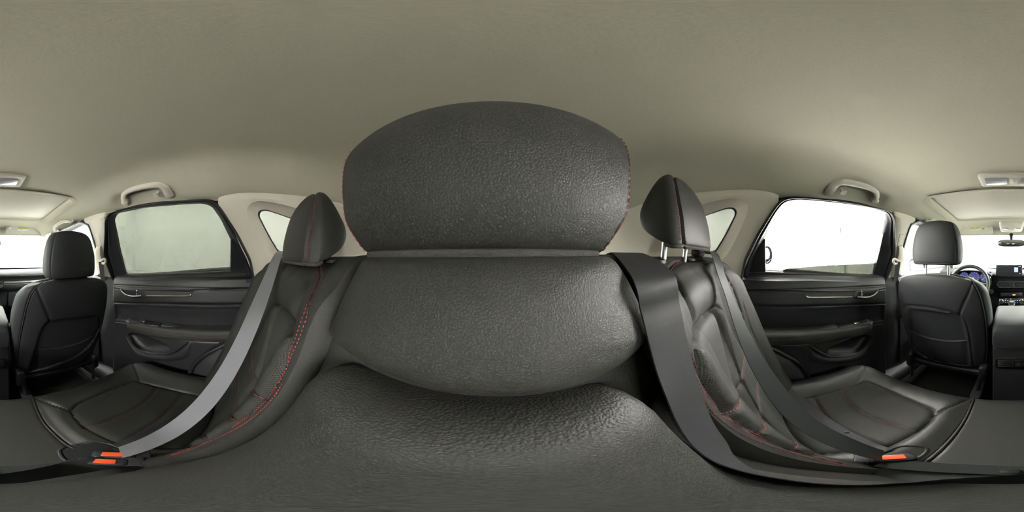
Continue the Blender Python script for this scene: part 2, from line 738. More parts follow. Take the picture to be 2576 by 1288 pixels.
LEA = (.034, .034, .031)
M = dict(
    leather=leather('black_leather', LEA, 820, .22, .54, spec=.3),
    leather_coarse=leather('coarse_grained_leather', LEA, 600, .34, .54),
    leather_pad=leather('fine_grained_leather', LEA, 760, .26, .55),
    leather_smooth=leather('smooth_black_leather', LEA, 900, .2, .58, spec=.25),
    leather_seat=leather('dark_seat_leather', (.031, .0315, .029), 900, .2, .42),
    leather_front=leather('front_seat_leather', (.034, .036, .038), 900, .2, .58, spec=.22),
    perf=perforated('perforated_leather', (.042, .042, .038), .0028, rough=.6),
    red=plain('red_thread', (.30, .035, .04), .6),
    brown_thread=plain('brown_thread', (.13, .07, .055), .6),
    grey_thread=plain('grey_thread', (.11, .105, .10), .6),
    black=plain('black_plastic', (.013, .013, .014), .45, bump=.3, scale=900),
    dark=plain('dark_grey_plastic', (.020, .020, .022), .5, bump=.3, scale=900),
    dash=plain('soft_dash_skin', (.018, .018, .020), .8, bump=.3, scale=900, spec=.1),
    rubber=plain('black_rubber', (.012, .012, .014), .45),
    door=leather('door_skin', (.019, .019, .021), 900, .25, .42),
    belt=webbing('grey_belt_webbing', (.15, .15, .165)),
    belt_green=webbing('charcoal_belt_webbing', (.024, .027, .026), .12),
    belt_black=webbing('black_belt_webbing', (.028, .028, .031), .2),
    liner=fabric('beige_headliner_cloth', (.575, .548, .445)),
    trim=plain('beige_trim_plastic', (.64, .595, .52), .6, bump=.2, scale=1200),
    chrome=plain('satin_chrome', (.62, .62, .64), .22, 1.0),
    steel=plain('brushed_steel', (.55, .55, .56), .3, 1.0),
    wood=plain('dark_trim_inlay', (.075, .066, .062), .3, bump=.2, scale=120),
    felt=plain('grey_felt', (.055, .053, .05), .95, bump=.8, scale=900),
    carpet=plain('black_carpet', (.010, .010, .011), .95, bump=1.0, scale=700),
    priv=glass('privacy_glass', (.131, .138, .126), .25),
    quarter=glass('quarter_light_glass', (.170, .176, .165), .25),
    clear=glass('clear_glass', (.86, .90, .87), .3),
    white=plain('white_wall_paint', (.86, .86, .85), .8, bump=.15, scale=60),
    floor=plain('pale_concrete_floor', (.62, .62, .60), .35, bump=.1, scale=30, var=.05),
    doorpaint=plain('cream_door_paint', (.80, .77, .71), .5),
    red_plastic=plain('red_plastic', (.30, .007, .006), .6, spec=.05),
    soot=plain('matt_black_rubber', (.004, .004, .005), .9, spec=0),
    gap=plain('painted_gap_shade', (.03, .03, .03), .9, spec=0),  # dark colour standing in for shadow in the door reveal
    orange=plain('orange_red_button', (.80, .085, .02), .35),
    paper=plain('white_label_paper', (.75, .75, .72), .6),
    yellow=plain('yellow_label_paper', (.80, .66, .05), .6),
    ink=plain('black_ink', (.02, .02, .02), .6),
    lens=plain('clear_lamp_lens', (.33, .33, .36), .2),
    mirror=plain('mirror_glass', (.8, .8, .8), .03, 1.0),
    paint=plain('car_paint', (.10, .03, .035), .25, .3),
)

# ================================================================== the showroom around the car
GZ = -H
RX0, RX1, RY0, RY1, RZ = -6.0, 4.6, -4.2, 3.53, 1.95


def panel(name, c, size, mat, parent=None, r=.003):
    V, F = rbox(c, size, r)
    return mesh(name, V, F, mat, parent)


def plainbox(name, c, size, mat, parent=None):
    x, y, z = [s / 2 for s in size]
    V = np.array([(a * x, b * y, d * z) for a in (-1, 1) for b in (-1, 1) for d in (-1, 1)]) + np.asarray(c)
    F = [(0, 1, 3, 2), (4, 6, 7, 5), (0, 4, 5, 1), (2, 3, 7, 6), (0, 2, 6, 4), (1, 5, 7, 3)]
    return mesh(name, V, F, mat, parent, False)


cy = (RY0 + RY1) / 2
cxr = (RX0 + RX1) / 2
tag(plainbox('floor', (cxr, cy, GZ - .05), (RX1 - RX0 + .4, RY1 - RY0 + .4, .1), M['floor']), kind='structure')
tag(plainbox('ceiling', (cxr, cy, RZ + .05), (RX1 - RX0 + .4, RY1 - RY0 + .4, .1), M['white']), kind='structure')
hh = RZ - GZ
tag(plainbox('wall_left', (RX0 - .05, cy, (RZ + GZ) / 2), (.1, RY1 - RY0, hh), M['white']), kind='structure')
tag(plainbox('wall_right', (RX1 + .05, cy, (RZ + GZ) / 2), (.1, RY1 - RY0, hh), M['white']), kind='structure')
tag(plainbox('wall_front', (cxr, RY1 + .05, (RZ + GZ) / 2), (RX1 - RX0, .1, hh), M['white']), kind='structure')
tag(plainbox('wall_back', (cxr, RY0 - .05, (RZ + GZ) / 2), (RX1 - RX0, .1, hh), M['white']), kind='structure')

# door under the EXIT sign
dl, dr = onY(2127, 600, RY1), onY(2177, 600, RY1)
dw = dr[0] - dl[0]
dtop = dl[2] + .0
dh = dtop - GZ
dcx = (dl[0] + dr[0]) / 2
d = tag(plainbox('door_1', (dcx, RY1 - .012, GZ + dh / 2), (dw, .02, dh), M['doorpaint']), kind='structure')
fr = []
for sx in (-1, 1):
    fr.append(rbox((dcx + sx * (dw / 2 + .05), RY1 - .03, GZ + dh / 2), (.09, .06, dh + .1), .006))
fr.append(rbox((dcx, RY1 - .03, dtop + .05), (dw + .2, .06, .09), .006))
for k, (v, f) in enumerate(fr):
    mesh('door_frame', v, f, M['white'], d)
for (cx_, cz_, sx_, sz_) in ((dcx - dw / 2, GZ + dh / 2, .022, dh), (dcx + dw / 2, GZ + dh / 2, .022, dh), (dcx, dtop, dw, .022)):
    v, f = rbox((cx_, RY1 - .024, cz_), (sx_, .006, sz_), .002)
    mesh('door_gap_shade', v, f, M['gap'], d)  # solid strips, the gap's shadow line painted as a dark colour
v, f = lathe([(.0, .0), (.035, .0), (.03, .02), (.012, .03), (.012, .05), (.03, .06), (.034, .085), (.0, .095)], (dcx - dw / 2 + .08, RY1 - .022, GZ + 1.0), (0, -1, 0), 16)
mesh('door_knob', v, f, M['steel'], d)


def text_mesh(name, body, size, mat, parent, origin, right, up, depth=.002, bold=0.0, align='CENTER'):
    """flat lettering as a real mesh lying on a surface"""
    cu = bpy.data.curves.new(name, 'FONT')
    cu.body = body
    cu.size = size
    cu.align_x = align
    cu.align_y = 'CENTER'
    cu.extrude = depth
    cu.offset = bold
    cu.resolution_u = 3
    tmp = bpy.data.objects.new(name, cu)
    COL.objects.link(tmp)
    dg = bpy.context.evaluated_depsgraph_get()
    me0 = tmp.evaluated_get(dg).to_mesh()
    r, u = unit(right), unit(up)
    n = np.cross(r, u)
    V = np.array([v.co for v in me0.vertices])
    F = [tuple(p.vertices) for p in me0.polygons]
    bpy.data.objects.remove(tmp)
    V = np.asarray(origin, float) + np.outer(V[:, 0], r) + np.outer(V[:, 1], u) + np.outer(V[:, 2], n)
    return mesh(name, V, F, mat, parent, False)


# EXIT sign with its two emergency heads
e = onY(2156, 576, RY1)
sg = thing('exit_sign', 'white exit sign with red letters and two round emergency lamps', 'sign', (e[0], RY1, e[2]))
v, f = rbox((e[0], RY1 - .03, e[2]), (.42, .06, .21), .01)
mesh('housing', v, f, M['white'], sg)
text_mesh('lettering', 'EXIT', .20, M['red_plastic'], sg, (e[0], RY1 - .061, e[2]), (1, 0, 0), (0, 0, 1), .003, .006)
for sx in (-1, 1):
    v, f = lathe([(0, 0), (.055, 0), (.065, .03), (.058, .05), (0, .055)], (e[0] + sx * .29, RY1 - .035, e[2] - .005), (0, -1, .1), 18)
    hd = mesh('lamp_head', v, f, M['white'], sg)
    v, f = lathe([(0, 0), (.05, 0), (.045, .008), (0, .012)], (e[0] + sx * .29, RY1 - .09, e[2]), (0, -1, .1), 18)
    mesh('lens', v, f, M['lens'], hd)
    v, f = tube([(e[0] + sx * .20, RY1 - .03, e[2]), (e[0] + sx * .25, RY1 - .035, e[2])], .018, 8)
    mesh('arm', v, f, M['white'], sg)

# fire alarm
e = onY(2114, 580, RY1)
fa = thing('fire_alarm', 'small red fire alarm with white strobe left of the exit sign', 'alarm', (e[0], RY1, e[2]))
v, f = rbox((e[0], RY1 - .02, e[2]), (.15, .04, .19), .008)
mesh('housing', v, f, M['red_plastic'], fa)
v, f = lathe([(0, 0), (.045, 0), (.04, .02), (.02, .03), (0, .032)], (e[0], RY1 - .04, e[2] - .02), (0, -1, 0), 18)
mesh('strobe', v, f, M['paper'], fa)

# coiled hose on the wall
a, b = onX(1930, 615, RX0), onX(1930, 668, RX0)
hs = thing('coiled_cable', 'dark coiled cable hanging on the white wall beside the window edge', 'cable', (a[0], a[1], b[2]))
for k, (dx, ry, rz) in enumerate(((.05, .16, .30), (.075, .13, .26), (.09, .18, .24))):
    th = np.linspace(0, 2 * math.pi, 36, endpoint=False)
    c = (a + b) / 2
    p = np.column_stack([np.full(36, RX0 + dx), c[1] - .02 * k + ry * np.sin(th), c[2] + .03 * k + rz * np.cos(th)])
    v, f = tube(p, .028, 8, True)
    mesh('loop', v, f, M['soot'], hs)
v, f = rbox(((RX0 + .03), a[1], a[2] + .03), (.06, .12, .06), .01)
mesh('hook', v, f, M['steel'], hs)

# ================================================================== car shell: glass planes and trims
SL = .5                       # tumblehome of the side glass


def WP(px, py, off=0.0):
    """picture point on the passenger side's leaning glass plane, moved inboard by off"""
    n = unit((1, 0, SL))
    p0 = np.array([.745, 0, -.09]) - n * off
    return on_plane(px, py, p0, n)


WN = unit((-1, 0, -SL))       # points into the cabin


def WZ(y, z, off=0.0):
    """point on that plane from its Y and Z"""
    n = unit((1, 0, SL))
    return np.array([.745 - SL * (z + .09), y, z]) - n * off


def loops_from(outer, N=96):
    return resample(rounded(outer, .03, 5), N, True)


def align(loop, ref):
    """start and direction of a closed loop matched to another"""
    if True:
        a = loop - loop.mean(0)
        b = ref - ref.mean(0)
        if np.dot(np.cross(a[0], a[len(a) // 6]), np.cross(b[0], b[len(b) // 6])) < 0:
            loop = loop[::-1]
        i = np.argmin(np.sum((loop - ref[0]) ** 2, 1))
        return np.roll(loop, -i, 0)


def radial(loop, c, ref):
    """resample loop so that its points lie in the same directions from c as ref's points (in the YZ plane)"""
    ang = np.arctan2(ref[:, 2] - c[2], ref[:, 1] - c[1])
    la = np.arctan2(loop[:, 2] - c[2], loop[:, 1] - c[1])
    o = np.argsort(la)
    la, lp = la[o], loop[o]
    la = np.concatenate([la - 2 * math.pi, la, la + 2 * math.pi])
    lp = np.vstack([lp, lp, lp])
    return np.stack([np.interp(ang, la, lp[:, k]) for k in range(3)], 1)


# --- rear door outlines (passenger side picture points)
GLASS = [(287, 552), (296, 537), (330, 526), (430, 516), (510, 511), (534, 518), (556, 550), (580, 600), (606, 648), (618, 684), (470, 688), (318, 690), (303, 630)]
glass_in = resample(rounded([WP(*p) for p in GLASS], .012, 4), 120, True)
DOOROUT = [(258, 640), (262, 580), (263, 556), (275, 536), (310, 526), (420, 509), (518, 503), (541, 508), (556, 524), (600, 592), (632, 655), (641, 700), (470, 702), (280, 706)]
door_out = resample(rounded([WP(*p, .045) for p in DOOROUT], .012, 4), 240, True)
gc = glass_in.mean(0)


def off_in(P, o): return P + WN * o


def build_rear_door(s):
    m = s < 0
    side = 'driver' if m else 'passenger'
    base = (s * .72, .35, -.80)
    if m:
        lab = 'black rear door with half-lowered window beside the driver-side rear seat'
    else:
        lab = 'black rear door with closed tinted window beside the passenger-side rear seat'
    D = thing('rear_door', lab, 'car door', base, kind='thing')
    # window surround: rubber seal, step, inner frame
    dro = radial(door_out, gc, glass_in)
    L = [off_in(dro - WN * .045 + (dro - WN * .045 - gc) * .13, -.03)]
    for t, o in ((0, .0), (0, .040), (.06, .050), (.16, .052), (.24, .044), (.27, .030), (.31, .028), (.36, .036), (.5, .036), (.62, .026), (.8, .020), (1, .010), (1.0, -.006)):
        q = dro - WN * .045
        P = q * (1 - t) + glass_in * t
        L.append(off_in(P, o))
    V, F = ring_strip(L)
    mesh('window_frame', V, F, M['rubber'], D, mirror=m)
    # thin pale lip inside the seal
    lip = off_in((dro - WN * .045) * .74 + glass_in * .26, .045)
    i0 = [k for k in range(len(lip)) if lip[k][2] > -.08]
    # rear corner panel below the frame
    T = [WP(580, 602, .018), WP(579, 684, .018), WP(634, 684, .018), WP(606, 645, .018)]
    V, F = slab(rounded(T, .008, 4), WN, .012, .004)
    mesh('corner_trim', V, F, M['black'], D, mirror=m)
    # pane
    if not m:
        q = off_in(glass_in, -.004)
        c = q.mean(0)
        V, F = slab(q + (q - c) * .02, WN, .004, .0005)
        mesh('window_pane', V, F, M['priv'], D, False)
    else:
        top = [(296, 660), (320, 661.5), (440, 667), (520, 673), (536, 676), (539, 684)]
        q = [WP(*p) for p in top]
        q = rounded(q, .01, 4, False)
        bot = np.array([[.745 + SL * .05, p[1], -.16] for p in q])
        V, F = loft([bot - WN * .002, q - WN * .002, q + WN * .002, bot + WN * .002], False, (False, False))
        mesh('window_pane', V, F, M['priv'], D, False, mirror=True)
    # door skin
    zs = np.array([-.078, -.082, -.088, -.10, -.115, -.135, -.155, -.165, -.172, -.18, -.22, -.27, -.285, -.30, -.34, -.42, -.50, -.60, -.72, -.85])
    xs = np.array([.752, .742, .732, .722, .714, .707, .703, .701, .706, .704, .702, .702, .704, .707, .712, .716, .712, .706, .702, .70])
    zz = np.concatenate([np.linspace(-.078, -.19, 60), np.linspace(-.192, -.85, 230)])
    yy = np.linspace(-.06, .745, 200)
    Y, Z0 = np.meshgrid(yy, zz)
    rise = .062 * (1 - smooth01(Y, -.06, .75) * 1.0) * np.clip((Z0 + .85) / .75, 0, 1)
    X = np.interp(-Z0, -zs, xs)
    # forward edge rolls outward
    X = X + .05 * smooth01(Y, .715, .745) ** 2
    Z = Z0 - .032 + rise
    S = Surf(np.stack([X, Y, Z], 2), flip=True)
    if np.mean(S.N[..., 0]) > 0:
        S.flip = not S.flip
        S.N = -S.N
    l1, _ = S.trace([(287, 717), (360, 720), (470, 724), (560, 726), (632, 725)])
    l1b, _ = S.trace([(287, 721), (360, 724), (470, 728), (560, 730), (632, 729)])
    l2, _ = S.trace([(286, 762), (420, 766), (540, 768), (625, 767)])
    l3, _ = S.trace([(287, 808), (322, 814), (360, 830), (430, 846), (500, 858), (560, 860)])
    S.groove(l1, .003, .004)
    S.groove(l1b, .003, .004)
    S.groove(l2, .006, .007)
    S.groove(l3, .004, .006)
    # lower ledge stands proud of the insert
    pk, pkuv = S.trace([(322, 845), (340, 838), (385, 852), (425, 872), (424, 886), (370, 885), (345, 875)], 60, True)
    S.puff(pk, pkuv, -.035, .012)
    bow, bowuv = S.trace([(312, 838), (345, 880), (400, 894), (440, 885), (480, 860), (470, 900), (400, 908), (340, 895)], 60, True)
    S.puff(bow, bowuv, .012, .02)
    ins, insuv = S.trace([(288, 764), (420, 768), (625, 769), (612, 815), (560, 858), (430, 845), (320, 812), (288, 806)], 90, True, False)
    S.puff(ins, insuv, -.010, .012)
    S.done()
    sk = S.obj('door_panel', M['door'], D, mirror=m)
    l1r, _ = S.trace([(287, 714), (360, 717), (470, 721), (560, 723), (632, 722)])
    stitch(l1r, S.bvh, M['grey_thread'], D, L=.004, gap=.003, mirror=m)
    stitch(l1b, S.bvh, M['grey_thread'], D, off=.003, L=.004, gap=.003, mirror=m)
    # inner waist strip along the glass
    p = np.array([WP(x, y, .012) for x, y in ((300, 692), (400, 691), (500, 688), (580, 684), (634, 683))])
    V, F = tube(catmull(p, 24), .007, 8)
    mesh('window_seal', V, F, M['rubber'], D, mirror=m)
    # armrest: shelf with rounded front edge
    fr = catmull([onX(x, y, X) for x, y, X in ((318, 806, .668), (330, 814, .652), (380, 824, .645), (450, 832, .642), (520, 836, .642), (585, 835, .645))], 40)
    parts = []
    prof = [(0.03, .06), (.004, .058), (-.004, .05), (-.006, .03), (-.006, .012), (-.003, .003), (.004, -.002), (.015, -.002), (.03, -.002), (.05, 0.0), (.09, 0.004)]
    rings = []
    for k, q in enumerate(fr):
        sc = min(1, .35 + k / 6)
        rings.append(np.array([(q[0] + a, q[1], q[2] + .004 - (1.0 * b) * sc) for b, a in [(bb, aa) for aa, bb in prof]]))
    V, F = loft(rings, False, (False, False))
    V2, F2 = V, F
    arm = mesh('armrest', V2, F2, M['leather_smooth'], D, mirror=m)
    bv = BVHTree.FromPolygons([Vector(v) for v in V], [f for f in F])
    for dz in (-.016, -.0225):
        ln = np.array([(q[0] - .006, q[1], q[2] + dz) for q in fr[3:]])
        stitch(ln, bv, M['brown_thread'], arm, L=.004, gap=.003, r=.0006, mirror=m)
    # switch panel and pull cup on the armrest
    tz = .0
    sw = [onX(x, y, .685) for x, y in ((333, 795), (390, 800), (402, 806), (405, 814))]
    o3 = np.array([(.648, sw[0][1], 0), (.705, sw[0][1] + .01, 0), (.705, sw[2][1], 0), (.655, sw[3][1] - .005, 0)])
    zt = np.interp(o3[:, 1], fr[::-1, 1], fr[::-1, 2]) + .010
    o3[:, 2] = zt
    V, F = slab(rounded(o3, .012, 4), (0, 0, 1), .012, .003)
    swp = mesh('switch_panel', V, F, M['black'], D, mirror=m)
    c = o3.mean(0) + np.array([-.002, .01, .004])
    V, F = rbox(c, (.02, .03, .008), .003)
    mesh('window_switch', V, F, M['chrome'], swp, mirror=m)
    y0, y1 = sw[3][1] - .012, onX(455, 810, .68)[1]
    zc = np.interp((y0 + y1) / 2, fr[::-1, 1], fr[::-1, 2])
    o3 = np.array([(.66, y0, zc + .0085), (.705, y0 + .005, zc + .0105), (.705, y1, zc + .0105), (.672, y1 + .01, zc + .0085)])
    V, F = slab(rounded(o3, .008, 4), (0, 0, 1), .006, .002)
    mesh('pull_cup', V, F, M['dark'], D, mirror=m)
    # handle bezel, handle, lever and inlay strip
    XH = .700
    bz = [(300, 725), (356, 726), (369, 746), (352, 750), (324, 747), (308, 738)]
    V, F = slab(rounded([onX(x, y, XH) for x, y in bz], .008, 4), (-1, 0, 0), .008, .003)
    hb = mesh('handle_bezel', V, F, M['dark'], D, mirror=m)
    rec = [(310, 728), (350, 730), (357, 742), (344, 742), (325, 739)]
    V, F = slab(rounded([onX(x, y, XH - .0006) for x, y in rec], .008, 4), (-1, 0, 0), .002, .0005)
    mesh('handle_cup', V, F, M['rubber'], hb, mirror=m)
    pts = [(303, 726), (309, 734), (318, 741), (330, 745), (344, 745.5), (357, 744.5)]
    p = catmull([onX(x, y, XH - .006 - .006 * (i in (2, 3, 4))) for i, (x, y) in enumerate(pts)], 30)
    V, F = tube(p, np.interp(np.linspace(0, 1, 30), [0, .2, .7, 1], [.005, .009, .0105, .012]), 8, flat=.7)
    mesh('door_handle', V, F, M['chrome'], D, mirror=m)
    V, F = rbox(onX(344.5, 735, XH - .003), (.006, .008, .028), .002)
    mesh('lock_lever', V, F, M['chrome'], hb, mirror=m)
    o = [onX(x, y, XH - .001) for x, y in ((357, 729), (487, 733), (478, 742), (368, 741))]
    V, F = slab(rounded(o, .002, 3), (-1, 0, 0), .006, .002)
    mesh('inlay_strip', V, F, M['wood'], D, mirror=m)
    p = [onX(x, y, XH - .006) for x, y in ((369, 744), (420, 744.5), (474, 744.2), (481, 741))]
    V, F = tube(catmull(p, 16), .006, 6, flat=.7)
    mesh('chrome_strip', V, F, M['chrome'], D, mirror=m)
    # pocket rim
    p = catmull([onX(x, y, .690) for x, y in ((320, 846), (332, 866), (352, 882), (380, 889), (405, 890), (428, 888), (450, 876), (470, 862))], 40)
    V, F = tube(p, np.concatenate([np.linspace(.003, .009, 10), np.full(20, .009), np.linspace(.009, .002, 10)]), 8)
    mesh('pocket_rim', V, F, M['door'], D, mirror=m)
    # outer skin closes the door from outside
    V, F = loft([np.array([(.80, y, z) for z in (-.05, -.2, -.85)]) for y in (-.16, .78)], False, (False, False))
    V = np.array(V)
    V[:, 2] = np.where(V[:, 2] > -.1, np.where(V[:, 1] < 0, -.088, -.135), V[:, 2])
    V[:, 0] = np.where(V[:, 2] > -.15, .772, np.where(V[:, 2] > -.3, .86, .84))
    mesh('outer_skin', V, F, M['paint'], D, mirror=m)
    if m:
        pass
    return D


for s in (1, -1):
    build_rear_door(s)

# --- C-pillar quarter trims with their fixed glass
QW = [(647, 540), (652, 528), (668, 526), (735, 549), (790, 585), (765, 625), (716, 640), (700, 636), (676, 596)]
QR = [(618, 530), (628, 512), (655, 504), (735, 520), (835, 560), (860, 640), (720, 662), (680, 655), (648, 600)]


def build_quarter(s):
    m = s < 0
    lab = ('beige rear pillar trim with small fixed window behind the driver-side rear door' if m else
           'beige rear pillar trim with small fixed window behind the passenger-side rear door')
    T = thing('quarter_trim', lab, 'pillar trim', (s * .64, -.2, -.09))
    hole = resample(rounded([WP(x, y, -.02) for x, y in QW], .02, 5), 120, True)
    rec = resample(rounded([WP(x, y, .03) for x, y in QR], .05, 5), 200, True)
    c = hole.mean(0)
    rec = radial(rec, c, hole)
    out = [WP(546, 502, .034), WP(560, 493, .034), WP(585, 489.5, .034), WP(640, 488, .034), WP(700, 491, .034), WP(780, 498, .034)]
    out = [WZ(p[1], min(p[2], .232), .034) for p in out]
    out += [WZ(-.55, .225, .034), WZ(-.90, .21, .034), WZ(-.95, .0, .034), WZ(-.95, -.20, .034), WZ(-.3, -.16, .034), WZ(-.03, -.135, .034), WP(641, 700, .036), WP(634, 683, .036), WP(600, 609, .036), WP(566, 536, .036)]
    out = resample(np.array(out), 400, True)
    out = radial(out, c, hole)
    up = np.column_stack([0 * out[:, 0], 0 * out[:, 0], .05 * smooth01(out[:, 2], .10, .20)])
    L = [out - WN * .05 + up, out + up * .4, out, out * .6 + rec * .4, rec * .92 + out * .08, rec, rec * .9 + hole * .1 - WN * .004, rec * .5 + hole * .5 - WN * .004, hole * .9 + rec * .1, hole]
    V, F = ring_strip(L)
    mesh('pillar_panel', V, F, M['trim'], T, mirror=m)
    L = [hole + WN * .003, hole * .95 + c * .05 + WN * .004, hole * .93 + c * .07 - WN * .002, hole * .93 + c * .07 - WN * .012]
    V, F = ring_strip(L)
    mesh('window_gasket', V, F, M['rubber'], T, mirror=m)
    V, F = slab(hole - WN * .006, WN, .003, .0005)
    mesh('window_pane', V, F, M['quarter'], T, False, mirror=m)
    # dark side liner below
    V, F = loft([np.array([(x, y, z) for z, x in ((-.10, .70), (-.16, .715), (-.3, .72), (-.9, .71))]) for y in (-.95, -.4, -.10, -.02)], False, (False, False))
    mesh('lower_liner', V, F, M['dark'], T, mirror=m)
    V, F = loft([np.array([(x, y, z) for z, x in ((.24, .60), (.0, .71), (-.1, .79), (-.3, .86), (-.95, .84))]) for y in (-1.1, -.15)], False, (False, False))
    # outer body around the opening is left open at the window: two strips
    for (za, xa), (zb, xb) in (((.245, .585), (.215, .605)), ((-.06, .76), (-.95, .84))):
        V, F = loft([np.array([(xa, y, za), (xb, y, zb)]) for y in (-1.1, -.02)], False, (False, False))
        mesh('outer_skin', V, F, M['paint'], T, mirror=m)
    return T


for s in (1, -1):
    build_quarter(s)


# --- B-pillar trims
def build_bpillar(s):
    m = s < 0
    lab = ('beige centre pillar trim with belt guide beside the half-lowered window' if m else
           'beige centre pillar trim with belt guide beside the closed tinted window')
    T = thing('pillar_trim', lab, 'pillar trim', (s * .70, .80, -.15))
    rear = [(263, 546), (264, 562), (267, 600), (276, 650), (286, 702)]
    front = [(207, 562), (219, 572), (227, 590), (232, 620), (238, 660), (246, 702)]
    R = catmull([WP(x, y, .03) for x, y in rear], 24)
    Fq = catmull([WP(x, y, .03) for x, y in front], 24)
    dn = unit((-SL, 0, 1))
    R = np.vstack([R[:1] + dn * .05 - WN * .05, R])
    Fq = np.vstack([Fq[:1] + dn * .05 - WN * .05, Fq])
    rings = []
    for a, b in zip(R, Fq):
        d = unit(b - a)
        w = np.linalg.norm(b - a)
        rings.append(np.array([a - WN * .06, a - WN * .012, a + d * .004 - WN * .003, a + d * .012 + WN * .002, a + d * .3 * w + WN * .004, a + d * .6 * w + WN * .004, b - d * .012 + WN * .002, b - d * .003 - WN * .004, b - WN * .014, b - WN * .06]))
    V, F = loft(rings, False, (False, False))
    mesh('pillar_panel', V, F, M['trim'], T, mirror=m)
    # lower dark pillar trim
    q = [WP(289, 702, .028), WP(243, 700, .028)]
    rings = []
    for z, dx in ((-.14, 0), (-.17, .004), (-.3, .0), (-.55, -.01), (-.85, -.01)):
        rings.append(np.array([(.775 + dx, .68, z), (.735 + dx, .70, z), (.725 + dx, .74, z), (.722 + dx, .86, z), (.735 + dx, .98, z), (.80, 1.0, z)]))
    V, F = loft(rings, False, (False, False))
    mesh('lower_panel', V, F, M['dark'], T, mirror=m)
    # adjuster slot, guide body, D-ring
    o = [WP(x, y, .036) for x, y in ((239, 590), (250, 590), (256, 620), (246, 622))]
    V, F = slab(rounded(o, .006, 4), WN, .003, .001)
    mesh('adjuster_cover', V, F, M['trim'], T, mirror=m)
    rings = []
    for (x0, y0), (x1, y1), h in (((244, 618), (256, 618), .012), ((243, 624), (257.5, 624), .022), ((244.5, 638), (259, 638), .026), ((247, 652), (262, 650), .024), ((248, 656), (262, 654), .018)):
        a, b = WP(x0, y0, .034), WP(x1, y1, .034)
        rings.append(np.array([a, a * .9 + b * .1 + WN * h * .8, a * .7 + b * .3 + WN * h, a * .3 + b * .7 + WN * h, a * .1 + b * .9 + WN * h * .8, b]))
    V, F = loft(rings, False, (False, False))
    n = 6
    F += [tuple(range(n - 1, -1, -1)), tuple(range(len(V) - n, len(V)))]
    mesh('belt_adjuster', V, F, M['trim'], T, mirror=m)
    p = catmull([WP(x, y, .058) for x, y in ((247, 655), (254, 656), (260, 652), (265, 652), (266, 658), (263, 663), (257, 662))], 30)
    V, F = tube(p, .0075, 8)
    mesh('belt_ring', V, F, M['trim'], T, mirror=m)
    return T


for s in (1, -1):
    build_bpillar(s)
    m = s < 0
    # front belt hanging down the pillar
    a, b = WP(254, 660, .056), WP(263, 740, .05)
    p = np.array([a, a * .5 + b * .5, b, (b[0] - .03, b[1] + .02, -.50), (b[0] - .05, b[1] + .03, -.78)])
    V, F, uv = ribbon(catmull(p, 30), (0, 1, .1), .047)
    bo = mesh('front_seat_belt', V, F, M['belt_black'], None, True, uv, m)
    tag(bo, ('black front seat belt hanging down the pillar behind the driver seat' if m else 'black front seat belt hanging down the pillar behind the front passenger seat'), 'seat belt')

# --- front doors (seen in slivers past the front headrests)
def build_front_door(s):
    m = s < 0
    D = thing('front_door', ('front door with white window beside the steering wheel' if m else 'front door with white window beside the front passenger seat'), 'car door', (s * .74, 1.25, -.8), kind='thing')
    out = np.array([WZ(.84, -.10, .03), WZ(.80, .1, .03), WZ(.79, .21, .03), WZ(.86, .24, .03), WZ(1.2, .222, .03), WZ(1.5, .12, .03), WZ(1.95, -.10, .03), WZ(1.9, -.16, .03), WZ(1.0, -.165, .03)])
    inn = np.array([WZ(.885, -.10), WZ(.85, .1), WZ(.845, .195), WZ(.90, .206), WZ(1.2, .187), WZ(1.48, .09), WZ(1.76, -.06), WZ(1.78, -.11), WZ(1.0, -.128)])
    inn = resample(rounded(inn, .02, 4), 90, True)
    c = inn.mean(0)
    out = radial(resample(out, 200, True), c, inn)
    V, F = ring_strip([out - WN * .04, out + WN * .01, out * .8 + inn * .2 + WN * .015, out * .5 + inn * .5 + WN * .004, inn + WN * .004, inn - WN * .01])
    mesh('window_frame', V, F, M['rubber'], D, mirror=m)
    V, F = slab(inn - WN * .004, WN, .003, .0005)
    mesh('window_pane', V, F, M['clear'], D, False, mirror=m)
    rings = [np.array([(x, y, z) for z, x in ((-.128, .765), (-.136, .738), (-.16, .715), (-.2, .70), (-.3, .70), (-.36, .66), (-.40, .66), (-.45, .70), (-.85, .70))]) for y in (.86, .95, 1.3, 1.6, 1.9)]
    V, F = loft(rings, False, (False, False))
    mesh('door_panel', V, F, M['door'], D, mirror=m)
    V, F = loft([np.array([(.785, y, -.14), (.86, y, -.3), (.84, y, -.85)]) for y in (.78, 2.1)], False, (False, False))
    mesh('outer_skin', V, F, M['paint'], D, mirror=m)
    # outside mirror
    c = np.array([.935, 1.45, -.10])
    ring = []
    for t, k in ((0, .55), (.02, .85), (.05, 1), (.085, .97), (.10, .93)):
        q = rrect(.20 * k, .15 * k, .045, 4)
        ring.append(np.column_stack([c[0] + q[:, 0], np.full(len(q), c[1] + .08 - t), c[2] + q[:, 1]]))
    V, F = loft(ring)
    hd = mesh('mirror_housing', V, F, M['black'], D, mirror=m)
    q = rrect(.155, .105, .035, 4)
    V, F = slab(np.column_stack([c[0] + q[:, 0], np.full(len(q), c[1] - .021), c[2] + q[:, 1]]), (0, -1, 0), .004, .002)
    mesh('mirror_glass', V, F, M['mirror'], hd, mirror=m)
    V, F = tube([(.79, 1.51, -.15), (.86, 1.51, -.14)], .025, 8)
    mesh('mirror_arm', V, F, M['black'], D, mirror=m)


for s in (1, -1):
    build_front_door(s)


# --- headliner with the sunroof opening
HX = .578
def liner_z(x, y):
    a = np.abs(x) / HX
    z = .318 - .016 * a ** 2 - (.068 + .017 * smooth01(y, -.02, .10) - .042 * np.clip(y - .12, 0, .62)) * smooth01(a, .62, 1.0) ** 1.3
    z = z - .055 * smooth01(y, .75, 1.55) - .075 * smooth01(-y, .30, 1.1)
    return z


